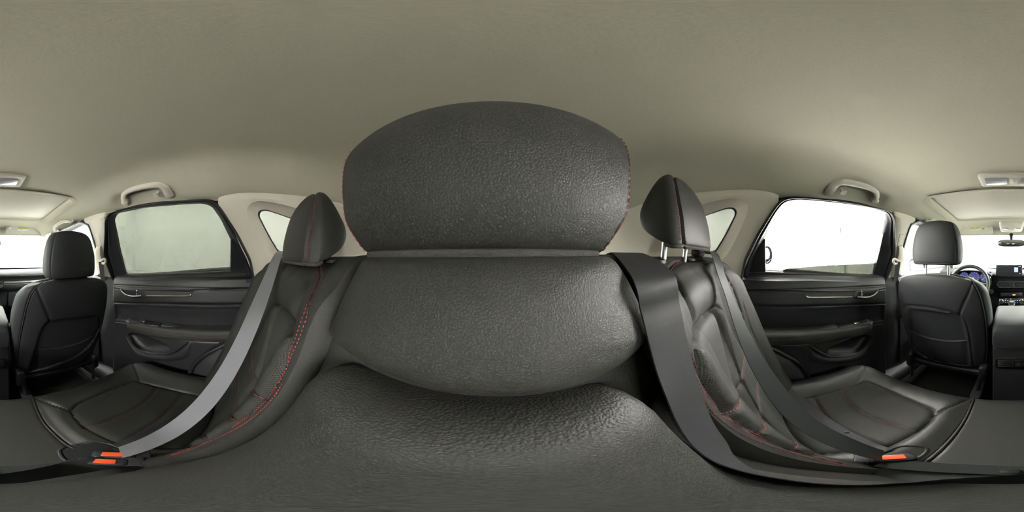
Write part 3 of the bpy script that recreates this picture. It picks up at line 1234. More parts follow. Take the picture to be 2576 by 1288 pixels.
SRX, SRY0, SRY1 = .415, .735, 1.20
hl = thing('headliner', 'beige cloth headliner covering the whole cabin roof', 'headliner', (0, 0, .30))
xs_ = np.unique(np.concatenate([np.linspace(-HX, HX, 81), [-SRX, SRX, -SRX - .02, SRX + .02]]))
ys_ = np.unique(np.concatenate([np.linspace(-1.0, 1.56, 140), [SRY0, SRY1, SRY0 - .02, SRY1 + .02]]))
Xg, Yg = np.meshgrid(xs_, ys_)
Zg = liner_z(Xg, Yg)
# soft dish toward the opening
dx = np.maximum(np.abs(Xg) - SRX, 0)
dy = np.maximum(np.maximum(SRY0 - Yg, Yg - SRY1), 0)
dd = np.hypot(dx, dy)
Zg = Zg + .012 * np.exp(-(dd / .012) ** 2)
# side edge turns up behind the door seals
for sgn in (1, -1):
    for (y0, y1) in ((.09, .67),):
        # moulded hollow behind the grab handles
        hx, hy = .535 * sgn, .385
        rr = ((Xg - hx) / .045) ** 2 + ((Yg - hy) / .15) ** 4
        Zg = Zg + .022 * np.exp(-rr ** 2)
V = np.stack([Xg, Yg, Zg], 2).reshape(-1, 3)
nx, ny = len(xs_), len(ys_)
F = []
for i in range(ny - 1):
    for j in range(nx - 1):
        xm, ym = (xs_[j] + xs_[j + 1]) / 2, (ys_[i] + ys_[i + 1]) / 2
        if abs(xm) < SRX and SRY0 < ym < SRY1: continue
        F.append((i * nx + j, (i + 1) * nx + j, (i + 1) * nx + j + 1, i * nx + j + 1))
mesh('liner_cloth', V, F, M['liner'], hl)
for sgn in (1, -1):          # rail edges up to the body
    p = np.array([(sgn * HX, y, float(liner_z(HX, y))) for y in ys_])
    V, F = loft([p, p + np.array([sgn * .006, 0, -.004]), p + np.array([sgn * .016, 0, .0]), p + np.array([sgn * .03, 0, .03])], False, (False, False))
    mesh('rail_edge', V, F, M['liner'], hl)
# rim of the opening
o = rounded([(-SRX, SRY0), (SRX, SRY0), (SRX, SRY1), (-SRX, SRY1)], .035, 6)
z0 = np.array([float(liner_z(x, y)) for x, y in o]) + .012
prof = [(.035, -.013), (.018, -.015), (.010, -.016), (.004, -.012), (-.001, -.002), (-.002, .012), (-.001, .03)]
c = np.array([0, (SRY0 + SRY1) / 2])
rings = []
for off, dz in prof:
    k = np.array([(SRX + off) / SRX, ((SRY1 - SRY0) / 2 + off) / ((SRY1 - SRY0) / 2)])
    q = c + (o - c) * k
    zz = np.array([float(liner_z(x, y)) for x, y in q]) + .012 + dz + (.002 if off > .03 else 0)
    rings.append(np.column_stack([q, zz]))
V, F = ring_strip(rings)
mesh('sunroof_rim', V, F, M['liner'], hl)
sh = thing('sunroof_shade', 'closed pale sunroof shade panel set into the roof ahead', 'sunroof shade', (0, .97, .32))
q = rrect(2 * SRX + .06, SRY1 - SRY0 + .06, .03, 5)
V, F = slab(np.column_stack([q[:, 0], q[:, 1] + c[1], [float(liner_z(x, y + c[1])) + .022 for x, y in q]]), (0, 0, -1), .012, .003)
mesh('shade_panel', V, F, M['trim'], sh)
V, F = tube([(-.06, SRY1 - .035, float(liner_z(0, SRY1)) + .017), (.06, SRY1 - .035, float(liner_z(0, SRY1)) + .017)], .006, 8, flat=.5)
mesh('shade_grip', V, F, M['trim'], sh)
# steel roof above
V, F = loft([np.array([(x, y, float(liner_z(min(abs(x), HX), y)) + .055 - .03 * (abs(x) / .62) ** 4) for x in np.linspace(-.64, .64, 13)]) for y in (-1.2, -.6, 0, .6, 1.2, 1.62)], False, (False, False))
RF = thing('car_roof', 'painted steel roof above the beige headliner', 'car roof', (0, 0, .37))
mesh('roof_skin', V, F, M['paint'], RF)
for s in (1, -1):
    V, F = loft([np.array([(s * .60, y, .36), (s * .655, y, .30), (s * .66, y, .27 - .07 * smooth01(y, .7, 1.6)), (s * .652, y, .245 - .09 * smooth01(y, .7, 1.6))]) for y in np.linspace(-1.2, 1.62, 20)], False, (False, False))
    mesh('side_rail', V, F, M['paint'], RF)

# --- dome lamp
dz = float(liner_z(0, .62)) - .001
dl = thing('dome_lamp', 'rear reading lamp with two clear lenses set in the headliner', 'ceiling lamp', (0, .62, dz))
rings = []
for ins, h in ((0, 0), (0, -.006), (.004, -.009), (.012, -.0095)):
    q = rrect(.26 - 2 * ins, .115 - 2 * ins, .018, 4)
    rings.append(np.column_stack([q[:, 0], q[:, 1] + .62, dz + h + 0 * q[:, 0]]))
V, F = loft(rings)
mesh('lamp_housing', V, F, M['trim'], dl)
for sx in (-1, 1):
    q = rrect(.082, .062, .007, 3)
    V, F = slab(np.column_stack([q[:, 0] + sx * .066, q[:, 1] + .62, np.full(len(q), dz - .0125)]), (0, 0, -1), .003, .001)
    mesh('lamp_lens', V, F, M['lens'], dl)
V, F = rbox((0, .62, dz - .011), (.03, .05, .006), .002)
mesh('lamp_switch', V, F, M['trim'], dl)


# --- grab handles
def grab(name, pts, s, lab, hook=True, r0=.011):
    """pts: picture points along the bar from front foot to rear foot"""
    m = s < 0
    q = []
    base = None
    g = []
    for k, (x, y, off) in enumerate(pts):
        g.append(on_plane(x, y, np.array([.535, 0, .25]) - unit((1, 0, .75)) * off, unit((1, 0, .75))))
    p = catmull(g, 48)
    D = thing(name, lab, 'grab handle', (s * g[0][0], g[0][1], g[0][2]))
    rr = np.interp(np.linspace(0, 1, 48), [0, .08, .25, .5, .72, .9, 1], [.012, .0125, .012, .0115, .0125, .017, .018])
    nrm = -unit((1, 0, .75))
    V, F = tube(p, rr * 1.15, 10, flat=.62, up=nrm)
    mesh('handle_bar', V, F, M['trim'], D, mirror=m)
    for k in (0, -1):
        c = g[k] - nrm * .012
        V, F = rbox(c, (.04, .036, .02), .006, rotm(0, math.atan2(.75, 1) + math.pi / 2, 0))
        mesh('handle_foot', V, F, M['trim'], D, mirror=m)
    if hook:
        x, y = hook
        c = on_plane(x, y, np.array([.535, 0, .25]) - unit((1, 0, .75)) * .012, unit((1, 0, .75)))
        V, F = rbox(c, (.008, .014, .022), .003, rotm(0, .5, 0))
        hk = mesh('coat_hook', V, F, M['trim'], D, mirror=m)
        V, F = rbox(c + np.array([-.010, 0, -.012]), (.022, .018, .006), .002, rotm(0, .5, 0))
        mesh('hook_tip', V, F, M['trim'], hk, mirror=m)


GH = [(313, 508, .004), (311, 498, .012), (314, 486, .022), (326, 478, .03), (352, 471, .034), (380, 466, .034), (400, 465, .032), (414, 472, .024), (422, 484, .012), (425, 489, .004)]
for s in (1, -1):
    grab('grab_handle', GH, s, 'beige roof grab handle above the half-lowered rear window' if s < 0 else 'beige roof grab handle above the closed tinted rear window', (396, 486))
GF = [(139, 579, .004), (136, 574, .012), (139, 566, .02), (146, 558, .028), (154, 552, .03), (162, 550, .03), (172, 551, .026), (180, 556, .012), (184, 560, .004)]
for s in (1, -1):
    p3 = []
    m = s < 0
    gg = [np.array([.535, 1.20, .200]), np.array([.52, 1.195, .215]), np.array([.505, 1.16, .236]), np.array([.50, 1.08, .246]), np.array([.505, 1.0, .25]), np.array([.52, .96, .245]), np.array([.535, .95, .238])]
    D = thing('grab_handle', 'beige front grab handle above the driver window' if m else 'beige front grab handle above the front passenger window', 'grab handle', (s * .52, 1.36, .2))
    V, F = tube(catmull(np.array(gg) - np.array([0, 0, .008]), 40), .011, 10, flat=.7)
    mesh('handle_bar', V, F, M['trim'], D, mirror=m)
    for k in (0, -1):
        V, F = rbox(gg[k] + np.array([.012, 0, .006]), (.03, .045, .03), .008)
        mesh('handle_foot', V, F, M['trim'], D, mirror=m)

# ================================================================== rear seats
def plane_y(z, o=0.0): return -.09 + .34 * (-z) + o


BT = unit((0, .34, -1))        # down along the backrest
BN = unit((0, 1, .34))         # out of the backrest

# --- outer backrests: built from the driver side, mirrored for the other
prof_back = np.array([(-.27, -.06), (-.262, -.03), (-.235, -.008), (-.20, .0), (-.165, .002), (-.135, -.003), (-.112, -.014), (-.097, -.032), (plane_y(-.06), -.06), (plane_y(-.12), -.12),
                      (plane_y(-.2), -.2), (plane_y(-.3), -.3), (plane_y(-.4), -.4), (plane_y(-.5), -.5), (plane_y(-.60), -.60)])
pb = resample(catmull(prof_back, 300), 190)
ux = np.concatenate([[.121, .122, .124, .128], np.linspace(.133, .62, 105), [.63, .64, .648, .655, .66, .663]])
ub = np.concatenate([[-.10, -.05, -.018, -.006], np.zeros(105), [-.004, -.012, -.026, -.05, -.09, -.14]])
dxs = [.12, .15, .175, .21, .25, .37, .47, .53, .575, .61, .635, .67]
dds = [-.004, 0, -.006, -.022, -.034, -.044, -.040, -.010, .020, .028, .018, -.01]


def back_surface(s):
    P = np.zeros((len(pb), len(ux), 3))
    nrm = unit(np.column_stack([np.zeros(len(pb)), -np.gradient(pb[:, 1]), np.gradient(pb[:, 0])]))
    for i, (y, z) in enumerate(pb):
        front = smooth01(y, -.215, -.125)
        D = np.interp(ux, dxs, dds)
        # shoulder: the top edge falls away towards the door
        fall = .05 * smooth01(ux, .50, .66) ** 1.5
        d = ub
        P[i, :, 0] = s * ux
        P[i, :, 1] = y + nrm[i, 1] * d + D * front
        P[i, :, 2] = z + nrm[i, 2] * d + .4 * np.minimum(D, 0) * front - fall * (1 - smooth01(-z, .0, .25))
    return P


def build_back():
    S = Surf(back_surface(-1))
    if np.mean(S.N[60:, 20:90, 1]) < 0:
        S.flip = not S.flip
        S.N = -S.N
    pad, paduv = S.trace([(1690, 690), (1703, 668), (1735, 658), (1787, 661), (1794, 690), (1801, 735), (1799, 766), (1775, 785), (1748, 820), (1738, 785), (1715, 735)], 90, True)
    S.puff(pad, paduv, .012, .02)
    ins, insuv = S.trace([(1800, 774), (1770, 797), (1747, 830), (1748, 875), (1762, 930), (1786, 980), (1830, 1035), (1900, 1085), (1990, 1130), (2060, 1140), (2030, 1070), (1965, 985), (1905, 922), (1868, 885), (1838, 832), (1815, 781)], 120, True)
    inmask = S.puff(ins, insuv, .014, .014)
    S.groove(np.vstack([ins, ins[:1]]), .007, .004)
    ly = smooth01(-S.P[..., 2], .40, .42)
    fold, _ = S.trace([(1795, 790), (1803, 840), (1818, 905), (1836, 970), (1880, 1040)], 50)
    S.groove(fold, .010, .014)
    q = []
    uvs = {}
    for pts in ([(1866, 888), (1858, 920), (1848, 965), (1843, 1000), (1839, 1026), (1827, 1036)], [(1899, 936), (1893, 975), (1893, 1020), (1900, 1060), (1909, 1088)], [(1942, 1000), (1948, 1035), (1962, 1080), (1992, 1127)]):
        l, u_ = S.trace(pts, 50)
        S.groove(l, .006, .006)
        q.append((l, u_))
    bor, uvs[0] = S.trace([(1679, 700), (1686, 740), (1705, 810), (1728, 875), (1755, 935), (1780, 985), (1815, 1030), (1870, 1075), (1950, 1118), (2050, 1150), (2125, 1167)], 160)
    S.groove(bor, .0045, .0026)
    roll, _ = S.trace([(1768, 1004), (1795, 1040), (1850, 1083), (1905, 1110), (1965, 1130), (2050, 1155), (2128, 1171)], 90)
    rolluv = _
    bor2, uvs[1] = S.trace([(1679, 700), (1682, 680), (1692, 664), (1712, 656), (1745, 654), (1788, 660)], 70)
    S.groove(bor2, .0045, .0026)
    ob, uvs[2] = S.trace([(1808, 666), (1830, 700), (1850, 740), (1864, 780), (1871, 806)], 60)
    S.groove(ob, .004, .0025)
    ob2, uvs[3] = S.trace([(1868, 758), (1880, 800), (1905, 860), (1935, 915)], 60)
    S.groove(ob2, .003, .0025)
    gap, _ = S.trace([(1795, 664), (1803, 700), (1806, 745), (1800, 772)], 40)
    ps, _ = S.trace([(1692, 692), (1715, 735), (1738, 785), (1746, 830)], 40)
    S.groove(ps, .005, .003)
    ts, _ = S.trace([(1705, 636), (1716, 644), (1730, 653)], 20)
    S.groove(ts, .003, .0022)
    S.done()
    rows = [S.offset(a, uvs[k], o) for k, a in ((0, bor), (1, bor2)) for o in (-.0048, .0048)]
    rows.append(S.on(rolluv))
    return S, inmask, [S.offset(a, u_, .0028) for a, u_ in q], rows, [S.offset(ob, uvs[2], .0045)], [S.offset(ob2, uvs[3], .0045)]


BS, bmask, bq, brows, bob, bob2 = build_back()
for s in (1, -1):
    m = s > 0
    T = thing('rear_seatback', ('black leather rear backrest with red stitching behind the grey seat belt, passenger side' if m else
                                'black leather rear backrest with red stitching behind the charcoal seat belt, driver side'), 'seat back', (s * .39, .10, -.60), 'outer rear backrests')
    body = BS.obj('backrest_cover', M['leather_smooth'], T, bmask, m, True)
    BS.obj('perforated_insert', M['perf'], T, bmask, m)
    for l in bq:
        stitch(l, BS.bvh, M['red'], T, L=.0036, gap=.0014, r=.0006, mirror=m, lift=.0006)
    for l in brows:
        stitch(l, BS.bvh, M['red'], T, L=.0036, gap=.0020, r=.00055, mirror=m)
    for l in bob:
        stitch(l, BS.bvh, M['red'], T, L=.004, gap=.003, r=.0006, mirror=m, lift=.0008)
    for l in bob2:
        stitch(l, BS.bvh, M['grey_thread'], T, L=.004, gap=.003, r=.0006, mirror=m)
    # rear shell closes the backrest
    V, F = loft([np.array([(s * x, -.27, -.06), (s * x, -.20, -.30), (s * x, -.02, -.68)]) for x in (.125, .655)], False, (False, False))
    mesh('back_panel', V, F, M['carpet'], T)
    # top trim with headrest sockets
    for hx in (.285, .45):
        V, F = lathe([(.022, 0), (.021, .006), (.016, .008), (.008, .008)], (s * hx, -.185, -.014), (0, 0, 1), 18)
        mesh('headrest_socket', V, F, M['black'], T)
    # belt guide on the shoulder
    V, F = rbox((s * .508, -.175, .010), (.055, .03, .022), .006)
    mesh('belt_guide', V, F, M['black'], T)
    # fold release slot, slim
    V, F = rbox((s * .215, -.185, -.012), (.04, .02, .006), .003)
    mesh('release_lever', V, F, M['dark'], T)

# --- centre backrest: frame with bulged head pad
CX = .0025
CT = thing('centre_seatback', 'black leather centre backrest with rounded pad and folded armrest below the middle headrest', 'seat back', (CX, .08, -.55))
rows = []
cp = resample(catmull(np.array([(-.25, -.03), (-.22, .0), (-.17, .003), (-.135, -.006), (-.115, -.022), (plane_y(-.05, -.024), -.05), (plane_y(-.12, -.026), -.12), (plane_y(-.3, -.02), -.3), (plane_y(-.48, -.015), -.48), (plane_y(-.60, -.02), -.60)]), 200), 70)
us = np.concatenate([[-.1195, -.119, -.117, -.113], np.linspace(-.105, .105, 40), [.113, .117, .119, .1195]]) * 1.10
ud = np.concatenate([[-.08, -.02, -.008, -.002], np.zeros(40), [-.002, -.008, -.02, -.08]])
P = np.zeros((len(cp), len(us), 3))
nr = unit(np.column_stack([-np.gradient(cp[:, 1]), np.gradient(cp[:, 0])]))
for i, (y, z) in enumerate(cp):
    P[i, :, 0] = us + CX
    P[i, :, 1] = y + nr[i, 0] * ud
    P[i, :, 2] = z + nr[i, 1] * ud
S = Surf(P)
if np.mean(S.N[30:, :, 1]) < 0:
    S.flip = not S.flip
    S.N = -S.N
S.done()
S.obj('backrest_cover', M['leather'], CT)
PADPX = [(922, 648), (895, 700), (866, 760), (838, 828), (842, 845), (866, 868), (930, 912), (1040, 955), (1150, 978), (1270, 985), (1390, 977), (1490, 947), (1560, 910), (1615, 858), (1626, 840), (1605, 770), (1572, 700), (1535, 645)]
pp0 = np.array([0, plane_y(0, -.022), 0])
o = np.array([on_plane(x, y, pp0, BN) for x, y in PADPX])
o = resample(rounded(o, .010, 4), 150, True)
c = o.mean(0)
V, F = pillow(o, BN, [(.985, -.03), (1.0, -.012), (1.0, -.004), (.985, .003), (.95, .0085), (.88, .0135), (.76, .0175), (.6, .0195), (.4, .0205), (.2, .021), (.06, .021)], c)
mesh('head_pad', V, F, M['leather_pad'], CT)

# --- folded centre armrest
AT = CT
rings = []
L0, L1 = .094, .485
ss = np.concatenate([[0, .003, .010, .020, .032, .045], np.linspace(.06, L1 - L0 - .05, 24), L1 - L0 - np.array([.036, .022, .011, .003, 0])])
for t in ss:
    e = min(t, (L1 - L0) - t)
    k = math.sqrt(max(0, 1 - (1 - min(1, e / .040)) ** 2))        # end rounding
    hw = .0925 - .02 * (1 - k) - .016 * smooth01(t, .20, .42)
    th = .004 + .028 * k
    cen = np.array([.0055, -.09, 0]) + BT * (L0 + t)
    ring = []
    for a in np.linspace(0, 2 * math.pi, 56, endpoint=False):
        ca, sa = math.cos(a), math.sin(a)
        ex = 2 / 5.0
        X = hw * math.copysign(abs(ca) ** ex, ca)
        Dp = math.copysign(abs(sa) ** ex, sa)
        bulge = .008 * (1 - (X / hw) ** 2) * k
        dpt = (Dp * th + bulge - .020) if Dp > 0 else Dp * .05 - .020
        ring.append(cen + np.array([X, 0, 0]) + BN * dpt)
    rings.append(np.array(ring))
V, F = loft(rings)
mesh('folded_armrest', V, F, M['leather_coarse'], AT)
rr = np.array(rings)
mid = [rings[k] for k in range(len(rings))]

# --- headrests
def headrest_center():
    T = thing('rear_headrest', 'large black leather middle headrest close to the view, red stitched edges', 'headrest', (CX, -.15, 0), 'rear headrests')
    prof = catmull(np.array([(-.150, .002), (-.128, .001), (-.116, .006), (-.109, .02), (-.103, .045), (-.1005, .075), (-.1025, .105), (-.110, .132), (-.123, .150), (-.142, .159), (-.165, .156), (-.185, .140), (-.196, .11), (-.194, .06), (-.185, .018), (-.17, .004)]), 90, True)
    c = prof.mean(0)
    rings = []
    xs = [-.1262, -.126, -.1255, -.1245, -.122] + list(np.linspace(-.118, .118, 41)) + [.122, .1245, .1255, .126, .1262]
    sc = [0.02, .5, .9, .985, .997] + [1] * 41 + [.997, .985, .9, .5, .02]
    for x, k in zip(xs, sc):
        q = c + (prof - c) * k
        bul = .011 * (1 - min(1, abs(x) / .126) ** 2.2)
        fr = smooth01(q[:, 0], -.15, -.11)
        nar = 1 - .16 * (1 - smooth01(q[:, 1], -.005, .045)) - .10 * smooth01(q[:, 1], .11, .165)
        rings.append(np.column_stack([CX + x * nar, q[:, 0] + bul * fr, q[:, 1] + .006 * (1 - (x / .126) ** 2) * smooth01(q[:, 1], .10, .15)]))
    V, F = loft(rings)
    mesh('headrest_cover', V, F, M['leather_coarse'], T)
    bv = BVHTree.FromPolygons([Vector(v) for v in V], F)
    # double check: seam along each side edge, front part of the profile only
    for j in (4, len(rings) - 5):
        R = rings[j]
        keep = [k for k in range(len(R)) if prof[k][0] > -.150 and prof[k][1] > .004]
        ln = np.array([R[k] for k in keep])
        o = np.argsort(np.unwrap(np.arctan2(ln[:, 2] - c[1], ln[:, 1] - c[0])))
        ln = ln[o]
        stitch(ln, bv, M['red'], T, L=.0046, gap=.0018, r=.0005, lift=.0006)
    # felt strip at the lower edge
    R = np.array([r for r in rings[6:-6]])
    k = np.argmin(np.abs(prof[:, 0] + .118) + np.abs(prof[:, 1] - .004))
    p = np.array([r[k] + np.array([0, .003, -.003]) for r in R])
    V, F = tube(p, .0036, 8)
    mesh('felt_edge', V, F, M['felt'], T)
    for x in (-.055, .06):
        V, F = tube([(x, -.155, .03), (x, -.165, -.02)], .0065, 12)
        mesh('headrest_post', V, F, M['steel'], T)
    return T


headrest_center()


def headrest_outer(s, dz, lab):
    cx = .367
    T = thing('rear_headrest', lab, 'headrest', (s * cx, -.17, dz), 'rear headrests')
    lv = [  # z, half width top scale, y front, y back, bottom slope
        (.011, .106, -.126, -.150), (.014, .112, -.121, -.175), (.022, .1145, -.119, -.203), (.036, .1155, -.1195, -.2145), (.06, .115, -.1225, -.2165), (.085, .1125, -.128, -.212),
        (.105, .108, -.1335, -.2035), (.125, .101, -.140, -.193), (.142, .092, -.1475, -.184), (.155, .081, -.155, -.177), (.164, .067, -.1615, -.173), (.168, .05, -.1655, -.1705)]
    lv = [(a * 1.06 + .006, b, c_, d_) for a, b, c_, d_ in lv]
    lvq = catmull(np.array(lv), 44)
    rings = []
    for z, hw, yf, yb in lvq:
        ring = []
        cyy, hy = (yf + yb) / 2, (yf - yb) / 2
        for a in np.linspace(0, 2 * math.pi, 72, endpoint=False):
            ca, sa = math.cos(a), math.sin(a)
            ex = 2 / 4.6
            X = hw * math.copysign(abs(ca) ** ex, ca)
            Yl = hy * math.copysign(abs(sa) ** ex, sa)
            y = cyy + Yl
            bul = .006 * (1 - (X / hw) ** 2) * (sa > 0)
            zz = z + .34 * max(0, (-.135 - y)) * (1 - smooth01(z, .03, .12))
            ring.append((s * (cx + X), y + bul, zz + dz + .004 * (1 - (X / hw) ** 2) * smooth01(z, .13, .165)))
        rings.append(np.array(ring))
    S = Surf(np.array(rings), wrap=True)
    cen = np.array([s * cx, -.165, .08 + dz])
    if np.mean(np.sum(S.N * (S.P - cen), 2)) < 0:
        S.flip = not S.flip
        S.N = -S.N
    seams = []
    for sgn in (-1, 1):
        a = math.radians(54) if sgn > 0 else math.radians(126)
        j = int(round(a / (2 * math.pi) * 72))
        ln = S.P[1:-1, j]
        seams.append(ln)
        S.groove(ln, .005, .0028)
    S.done()
    F = [tuple(reversed(f)) if S.flip else f for f in S.F]
    n0 = S.nu
    top = list(range((S.nv - 1) * n0, S.nv * n0))
    bot = list(range(n0))
    F = F + [tuple(top), tuple(reversed(bot))]
    mesh('headrest_cover', S.Q.reshape(-1, 3), F, M['leather_seat'] if False else M['leather'], T)
    for ln in seams:
        for o in (-.0070, .0070):
            stitch(ln, S.bvh, M['red'], T, off=o, L=.0042, gap=.002, r=.0006)
    # felt strip round the lower edge
    p = S.Q[0] * .5 + S.Q[1] * .5 + np.array([0, 0, -.001])
    V, F = tube(p, .0042, 8, True)
    mesh('felt_edge', V, F, M['felt'], T)
    for x in (-.055, .055):
        V, F = tube([(s * (cx + x), -.178, .05 + dz), (s * (cx + x), -.185, -.02)], .0065, 12)
        mesh('headrest_post', V, F, M['steel'], T)
    return T


headrest_outer(-1, 0.0, 'raised black leather rear headrest with visible steel posts, driver side')
headrest_outer(1, -.033, 'lowered black leather rear headrest resting on the backrest, passenger side')

# --- bench cushion
cprof = np.array([(-.02, -.660), (.03, -.645), (.07, -.632), (.12, -.626), (.2, -.622), (.3, -.618), (.4, -.612), (.45, -.609), (.485, -.613), (.512, -.628), (.527, -.655), (.53, -.70), (.52, -.76), (.51, -.80)])
cpr = resample(catmull(cprof, 300), 150)
cu = np.concatenate([[-.665, -.663, -.658, -.65], np.linspace(-.64, .64, 221), [.65, .658, .663, .665]])
cdn = np.concatenate([[.10, .04, .016, .005], np.zeros(221), [.005, .016, .04, .10]])
P = np.zeros((len(cpr), len(cu), 3))
for i, (y, z) in enumerate(cpr):
    ax = np.abs(cu)
    fy = smooth01(y, .05, .5)
    bol = .024 * np.exp(-((ax - .585) / .05) ** 2) + .012 * np.exp(-((ax - .19) / .05) ** 2) - .004
    mid = -.004 * np.exp(-(ax / .10) ** 2)
    roundc = .045 * smooth01(ax, .54, .67) ** 2
    P[i, :, 0] = cu
    P[i, :, 1] = y - roundc * (y > .3) * smooth01(y, .3, .5) + .0 * ax
    P[i, :, 2] = z + (bol + mid) * (1 - smooth01(y, .44, .53)) - cdn
S = Surf(P)
if np.mean(S.N[:80, :, 2]) < 0:
    S.flip = not S.flip
    S.N = -S.N
masks = np.zeros((S.nv, S.nu), bool)


def bolster(outline, inner, h, wd):
    """padded band between a seat's outline and its insert"""
    oP, oU = outline
    iP, iU = inner
    band = S.inside(oU) & ~S.inside(iU)
    d = np.minimum(S.dist(np.vstack([oP, oP[:1]])), S.dist(np.vstack([iP, iP[:1]])))
    S.D += np.where(band, h * (1 - np.exp(-(d / wd) ** 1.3)), 0)


lines = []
ins_p, uv_p = S.trace([(180, 1033), (206, 1012), (270, 984), (335, 958), (350, 961), (430, 981), (530, 1003)], 60)
o2, u2 = S.drop([(.50, .09, -.62), (.38, .06, -.62), (.23, .09, -.62)], 24, False, False)
ins_q, uv_q = S.trace([(325, 1123), (300, 1116), (260, 1098), (215, 1074), (190, 1052)], 40)
insP, uvP = np.vstack([ins_p, o2, ins_q]), np.vstack([uv_p, u2, uv_q])
masks |= S.puff(insP, uvP, .010, .012)
S.groove(np.vstack([insP, insP[:1]]), .006, .004)
ins_p, uv_p = S.trace([(2349, 1040), (2338, 1028), (2270, 998), (2200, 967), (2175, 962), (2120, 979), (2030, 1002)], 60)
o2, u2 = S.drop([(-.50, .09, -.62), (-.38, .06, -.62), (-.23, .09, -.62)], 24, False, False)
ins_q, uv_q = S.trace([(2205, 1125), (2240, 1122), (2290, 1098), (2325, 1072), (2345, 1052)], 40)
insD, uvD = np.vstack([ins_p, o2, ins_q]), np.vstack([uv_p, u2, uv_q])
masks |= S.puff(insD, uvD, .010, .012)
S.groove(np.vstack([insD, insD[:1]]), .006, .004)
for sg, ins_ in ((1, (insP, uvP)), (-1, (insD, uvD))):
    oP, oU = S.drop([(sg * .128, .10, -.62), (sg * .13, .30, -.62), (sg * .14, .48, -.61), (sg * .20, .515, -.63), (sg * .40, .518, -.635), (sg * .55, .50, -.635), (sg * .63, .44, -.62), (sg * .64, .25, -.62), (sg * .635, .06, -.63), (sg * .4, .02, -.645)], 120, True, False)
    bolster((oP, oU), ins_, .008, .022)
quilts = []
for pts in ([(397, 974), (375, 1004), (330, 1036), (265, 1064), (216, 1075)], [(462, 990), (435, 1025), (395, 1062), (345, 1094), (300, 1115)],
            [(2114, 983), (2135, 1013), (2175, 1043), (2240, 1068), (2305, 1084)], [(2045, 999), (2062, 1030), (2090, 1062), (2150, 1096), (2215, 1121)]):
    l, _ = S.trace(pts, 50)
    S.groove(l, .006, .007)
    quilts.append(l)
for pts in ([(333, 912), (344, 936), (353, 961)], [(82, 998), (130, 1018), (180, 1035)], [(2178, 916), (2168, 940), (2158, 966)], [(2447, 999), (2400, 1022), (2349, 1044)]):
    l, _ = S.trace(pts, 30)
    S.groove(l, .0065, .0042)
pipes = []
for pts in ([(78, 990), (85, 1012), (105, 1058), (135, 1092), (172, 1122), (235, 1150)], [(2452, 990), (2445, 1015), (2425, 1058), (2395, 1100), (2350, 1145), (2300, 1180)]):
    l, _ = S.trace(pts, 60)
    S.groove(l, .006, .004)
    pipes.append(l)
outer = []
for pts in ([(318, 913), (380, 916), (450, 930), (535, 951)], [(2195, 916), (2130, 920), (2060, 935), (1985, 962)]):
    l, _ = S.trace(pts, 40)
    S.groove(l, .003, .003)
    outer.append(l)
S.done()
BC = thing('rear_bench_cushion', 'black leather rear bench cushion with two perforated seat panels and red quilting', 'seat cushion', (0, .3, -.80))
S.obj('cushion_cover', M['leather_seat'], BC, masks, False, True)
for s, n in ((1, 'passenger'), (-1, 'driver')):
    half = masks & ((S.P[..., 0] * s) > 0)
    S.obj('perforated_insert', M['perf'], BC, half)
for l in quilts:
    stitch(l, S.bvh, M['red'], BC, off=.0, L=.0045, gap=.002)
for l in outer:
    for o in (.003, -.003):
        stitch(l, S.bvh, M['red'], BC, off=o, L=.004, gap=.002)
for l in pipes:
    V, F = tube(l + np.array([0, 0, .001]), .0032, 8)
    mesh('piping', V, F, M['leather_seat'], BC)
    for o in (.006, -.006):
        stitch(l, S.bvh, M['brown_thread'], BC, off=o, L=.0042, gap=.003, r=.0005)
CB = S
V, F = loft([np.array([(x, -.05, -.70), (x, -.05, -.86), (x, .50, -.86), (x, .51, -.78)]) for x in (-.64, .64)], False, (False, False))
mesh('seat_base', V, F, M['carpet'], BC)

# --- buckles in their pockets
def buckle(s, px, twin=False):
    c = onZ(px[0], px[1], -.607)
    T = thing('belt_buckle', ('twin seat belt buckles with orange buttons, passenger side of the bench' if twin else 'single seat belt buckle with orange button, driver side of the bench'), 'buckle', (c[0], c[1], -.62))
    return T, c


